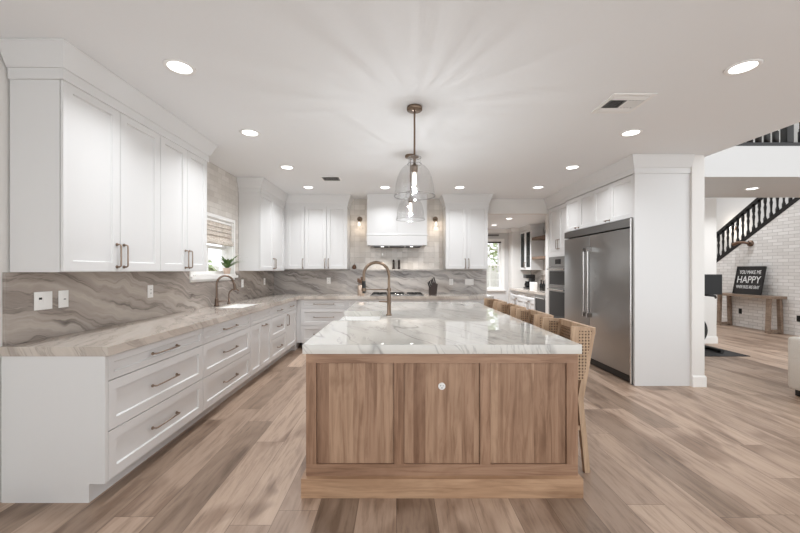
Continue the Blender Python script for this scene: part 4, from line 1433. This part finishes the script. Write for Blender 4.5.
def railing(name, label, pts, spacing, newels, height, width, rail_h, scale=1.0):
    """pts: two end points of the bottom rail top line"""
    p0, p1 = Vector(pts[0]), Vector(pts[1])
    t = thing(name, label, 'railing', tuple(p0))
    d = p1 - p0
    side = Vector((0, 0, 1))
    MB().bar((0, 0, -rail_h / 2), d + Vector((0, 0, -rail_h / 2)), rail_h, width, (0, 0, 1)).build('bottom_rail', M['blackwood'], t)
    MB().bar((0, 0, height), d + Vector((0, 0, height)), .06, width * .9, (0, 0, 1)).build('handrail', M['blackwood'], t)
    flat = Vector((d.x, d.y, 0)).length
    n = int(flat / spacing)
    proto = MB().lathe([(r * scale, z * (height - .03) / .74) for r, z in BAL], (0, 0, 0), 10)
    first = None
    for i in range(n):
        q = d * ((i + .5) / n)
        if any(abs((q - Vector(nv)).length) < .1 for nv in newels):
            continue
        if first is None:
            first = proto.build('baluster', M['blackwood'], t)
            o = first
        else:
            o = first.copy()
            COL.objects.link(o)
            o.parent = t
        o.location = q - Vector((0, 0, .004))
    for nv in newels:
        MB().rbox(nv[0] - .05, nv[0] + .05, nv[1] - .05, nv[1] + .05, 0.0, height + .12, .008).build('newel_post', M['blackwood'], t)
    return t


railing('balcony_railing', 'black railing along the edge of the upstairs landing', ((3.70, 5.17, 3.21), (8.2, 5.17, 3.21)), .124, [(1.98, 0, 0)], .92, .08, .06, 1.5)
railing('stair_railing', 'black turned baluster railing climbing the staircase above the brick wall', ((XBR + .05, 9.8, stair_z(9.8) + .075), (XBR + .05, 6.95, stair_z(6.95) + .075)), .125, [], .66, .11, .09, 1.35)
t = thing('stair_sconce', 'glowing wall lamp on the stairwell wall behind the balusters', 'wall lamp', (9.2995, 9.76, 2.52))
MB().tube([(0, 0, 0), (-.03, 0, 0)], .05, 16).build('back_plate', M['brass'], t)
MB().lathe([(0, -.06), (.05, -.05), (.06, .03), (.04, .08), (0, .09)], (-.09, 0, 0), 16).build('lamp_globe', M['bulb'], t)
MB().tube([(-.03, 0, 0), (-.06, 0, 0)], .012, 8).build('arm', M['brass'], t)
L = bpy.data.lights.new('stair_light', 'POINT'); L.energy = 8; L.color = (1, .9, .78); L.shadow_soft_size = .06
lo = bpy.data.objects.new('stair_light', L); COL.objects.link(lo); lo.parent = t; lo.location = (-.25, 0, .0)

t = thing('picture_lamp', 'bronze wall fixture with a wooden arm on the brick wall above the sign', 'wall lamp', (XBR - .0005, 8.33, 1.99))
MB().tube([(0, 0, 0), (-.03, 0, 0), (-.045, 0, 0)], [.075, .07, .04], 18).build('back_plate', M['darkbronze'], t)
MB().tube([(-.04, 0, 0), (-.09, .08, .03), (-.1, .22, .03), (-.08, .34, .0)], [.026, .03, .036, .045], 10).build('arm', M['spoonwood'], t)

# console table
TXa, TXb, TYa, TYb = 7.95, 8.285, 7.54, 8.90
t = thing('console_table', 'narrow grey-brown wooden console table along the brick wall', 'table', ((TXa + TXb) / 2, (TYa + TYb) / 2, 0))
hx, hy2 = (TXb - TXa) / 2, (TYb - TYa) / 2
MB().box(-hx, hx, -hy2, hy2, .745, .80).build('tabletop', M['rustic'], t)
for s_ in (-1, 1):
    yy = s_ * (hy2 - .10)
    m = MB()
    for k in (-1, 1):
        MB().bar((k * (hx - .055), yy, .745), (k * (hx - .03), yy, .0), .07, .06).build('leg', M['rustic'], t)
    MB().box(-hx + .06, hx - .06, yy - .03, yy + .03, .02, .08).build('stretcher', M['rustic'], t)
# sign
t = thing('wall_sign', 'black square sign with white lettering leaning on the console table', 'sign', (8.075, 8.22, .8005), RIGHT)
t.rotation_euler = (-.19, 0, RIGHT)
q = .66
MB().box(-q / 2 + .02, q / 2 - .02, .004, .02, .02, q - .02).build('board', M['signblack'], t)
MB().box(-q / 2, -q / 2 + .022, -.006, .026, 0, q).box(q / 2 - .022, q / 2, -.006, .026, 0, q).box(-q / 2 + .022, q / 2 - .022, -.006, .026, 0, .022).box(-q / 2 + .022, q / 2 - .022, -.006, .026, q - .022, q).build('frame', M['blackwood'], t)


def text_mesh(body, width, height, zc, parent):
    cu = bpy.data.curves.new('lettering', 'FONT')
    cu.body = body
    cu.align_x = 'CENTER'
    cu.align_y = 'CENTER'
    cu.extrude = .004
    cu.size = 1
    ob = bpy.data.objects.new('tmp_text', cu)
    COL.objects.link(ob)
    dg = bpy.context.evaluated_depsgraph_get()
    me = bpy.data.meshes.new_from_object(ob.evaluated_get(dg))
    bpy.data.objects.remove(ob)
    xs = [v.co.x for v in me.vertices]; ys_ = [v.co.y for v in me.vertices]
    sx, sy = width / (max(xs) - min(xs)), height / (max(ys_) - min(ys_))
    cx, cy = (max(xs) + min(xs)) / 2, (max(ys_) + min(ys_)) / 2
    for v in me.vertices:
        x, y, z = v.co
        v.co = ((x - cx) * sx, .0025 - (z * .35), zc + (y - cy) * sy)
    me.materials.clear()
    me.materials.append(M['chalk'])
    o = bpy.data.objects.new('lettering', me)
    COL.objects.link(o)
    o.parent = parent


text_mesh('YOU MAKE ME', .50, .085, .525, t)
text_mesh('HAPPY', .54, .16, .35, t)
text_mesh('WHEN SKIES ARE GRAY', .54, .075, .175, t)
plate('wall_outlet', 'black outlet on the brick wall below the console table', (XBR - .0005, 8.58, .37), RIGHT, .08, .125, 1, 'black')
plate('wall_outlet', 'black outlet low on the brick wall in front of the console table', (XBR - .0005, 7.33, .36), RIGHT, .08, .125, 1, 'black')

# exercise bike on its mat
tag(MB().rbox(4.25, 5.58, 5.60, 6.56, .0005, .008, .01).build('exercise_mat', M['rubber']), 'black rubber mat under the exercise bike', 'mat')
t = thing('exercise_bike', 'black exercise bike with a screen behind the white wall end', 'exercise bike', (4.85, 6.05, .0085))
f = MB()
f.tube([(-.42, 0, .05), (.40, 0, .05)], .03, 10).tube([(-.18, 0, .05), (.0, 0, .45), (.22, 0, .78)], .035, 10).tube([(-.05, 0, .35), (-.28, 0, .78)], .03, 10).tube([(.3, .05, .06), (.16, .05, .32)], .02, 8).tube([(.3, -.05, .06), (.16, -.05, .32)], .02, 8)
f.build('frame', M['black'], t)
MB().tube([(-.42, -.28, .035), (-.42, .28, .035)], .032, 10).build('rear_foot', M['black'], t)
MB().tube([(.44, -.28, .035), (.44, .28, .035)], .032, 10).build('front_foot', M['black'], t)
MB().tube([(.17, -.025, .33), (.17, .025, .33)], .255, 32).build('flywheel', M['black'], t)
MB().tube([(.17, -.03, .33), (.17, .03, .33)], .12, 24).build('flywheel_hub', M['chrome'], t)
MB().rbox(-.42, -.16, -.09, .09, .83, .90, .05).tube([(-.28, 0, .76), (-.28, 0, .84)], .02, 8).build('saddle', M['black'], t)
MB().tube([(.22, 0, .76), (.26, 0, .97)], .026, 10).build('stem', M['black'], t)
MB().tube([(.40, -.2, .90), (.36, -.24, .93), (.24, -.2, .945), (.24, .2, .945), (.36, .24, .93), (.40, .2, .90)], .018, 10).build('handlebar', M['black'], t)
sc = MB().rbox(.04, .50, -.215, -.19, .95, 1.285, .008).build('screen', M['black'], t)
MB().box(.055, .485, -.2165, -.2155, .965, 1.27).build('display', M['screen'], sc)
MB().tube([(.26, 0, .95), (.3, -.1, 1.03), (.30, -.19, 1.1)], .018, 8).build('screen_arm', M['black'], t)
for s_ in (-1, 1):
    MB().tube([(-.02, 0, .33), (-.02, s_ * .09, .33), (-.02 + s_ * .1, s_ * .09, .23)], .014, 8).box(-.07 + s_ * .1, .03 + s_ * .1, s_ * .09, s_ * .19, .215, .24).build('pedal', M['black'], t)

# sofa seen by its corner at the right edge
t = thing('sofa', 'cream upholstered sofa at the right edge beside the walkway', 'sofa', (4.755, 2.91, 0))
MB().rbox(-.225, .47, -1.01, 1.01, .07, .355, .05).build('base', M['cream'], t)
MB().rbox(-.47, -.23, -1.01, 1.01, .07, .635, .05).build('backrest', M['cream'], t)
for s_ in (-1, 1):
    a, bb = sorted((s_ * .79, s_ * 1.01))
    MB().rbox(-.225, .47, a, bb, .358, .635, .06).build('arm', M['cream'], t)
    MB().rbox(-.22, .49, min(0, s_ * .78) + .004, max(0, s_ * .78) - .004, .365, .50, .05).build('seat_cushion', M['cream'], t)
for sx in (-.39, .39):
    for sy in (-.93, .93):
        MB().rbox(sx - .03, sx + .03, sy - .03, sy + .03, 0, .07, .008).build('foot', M['black'], t)
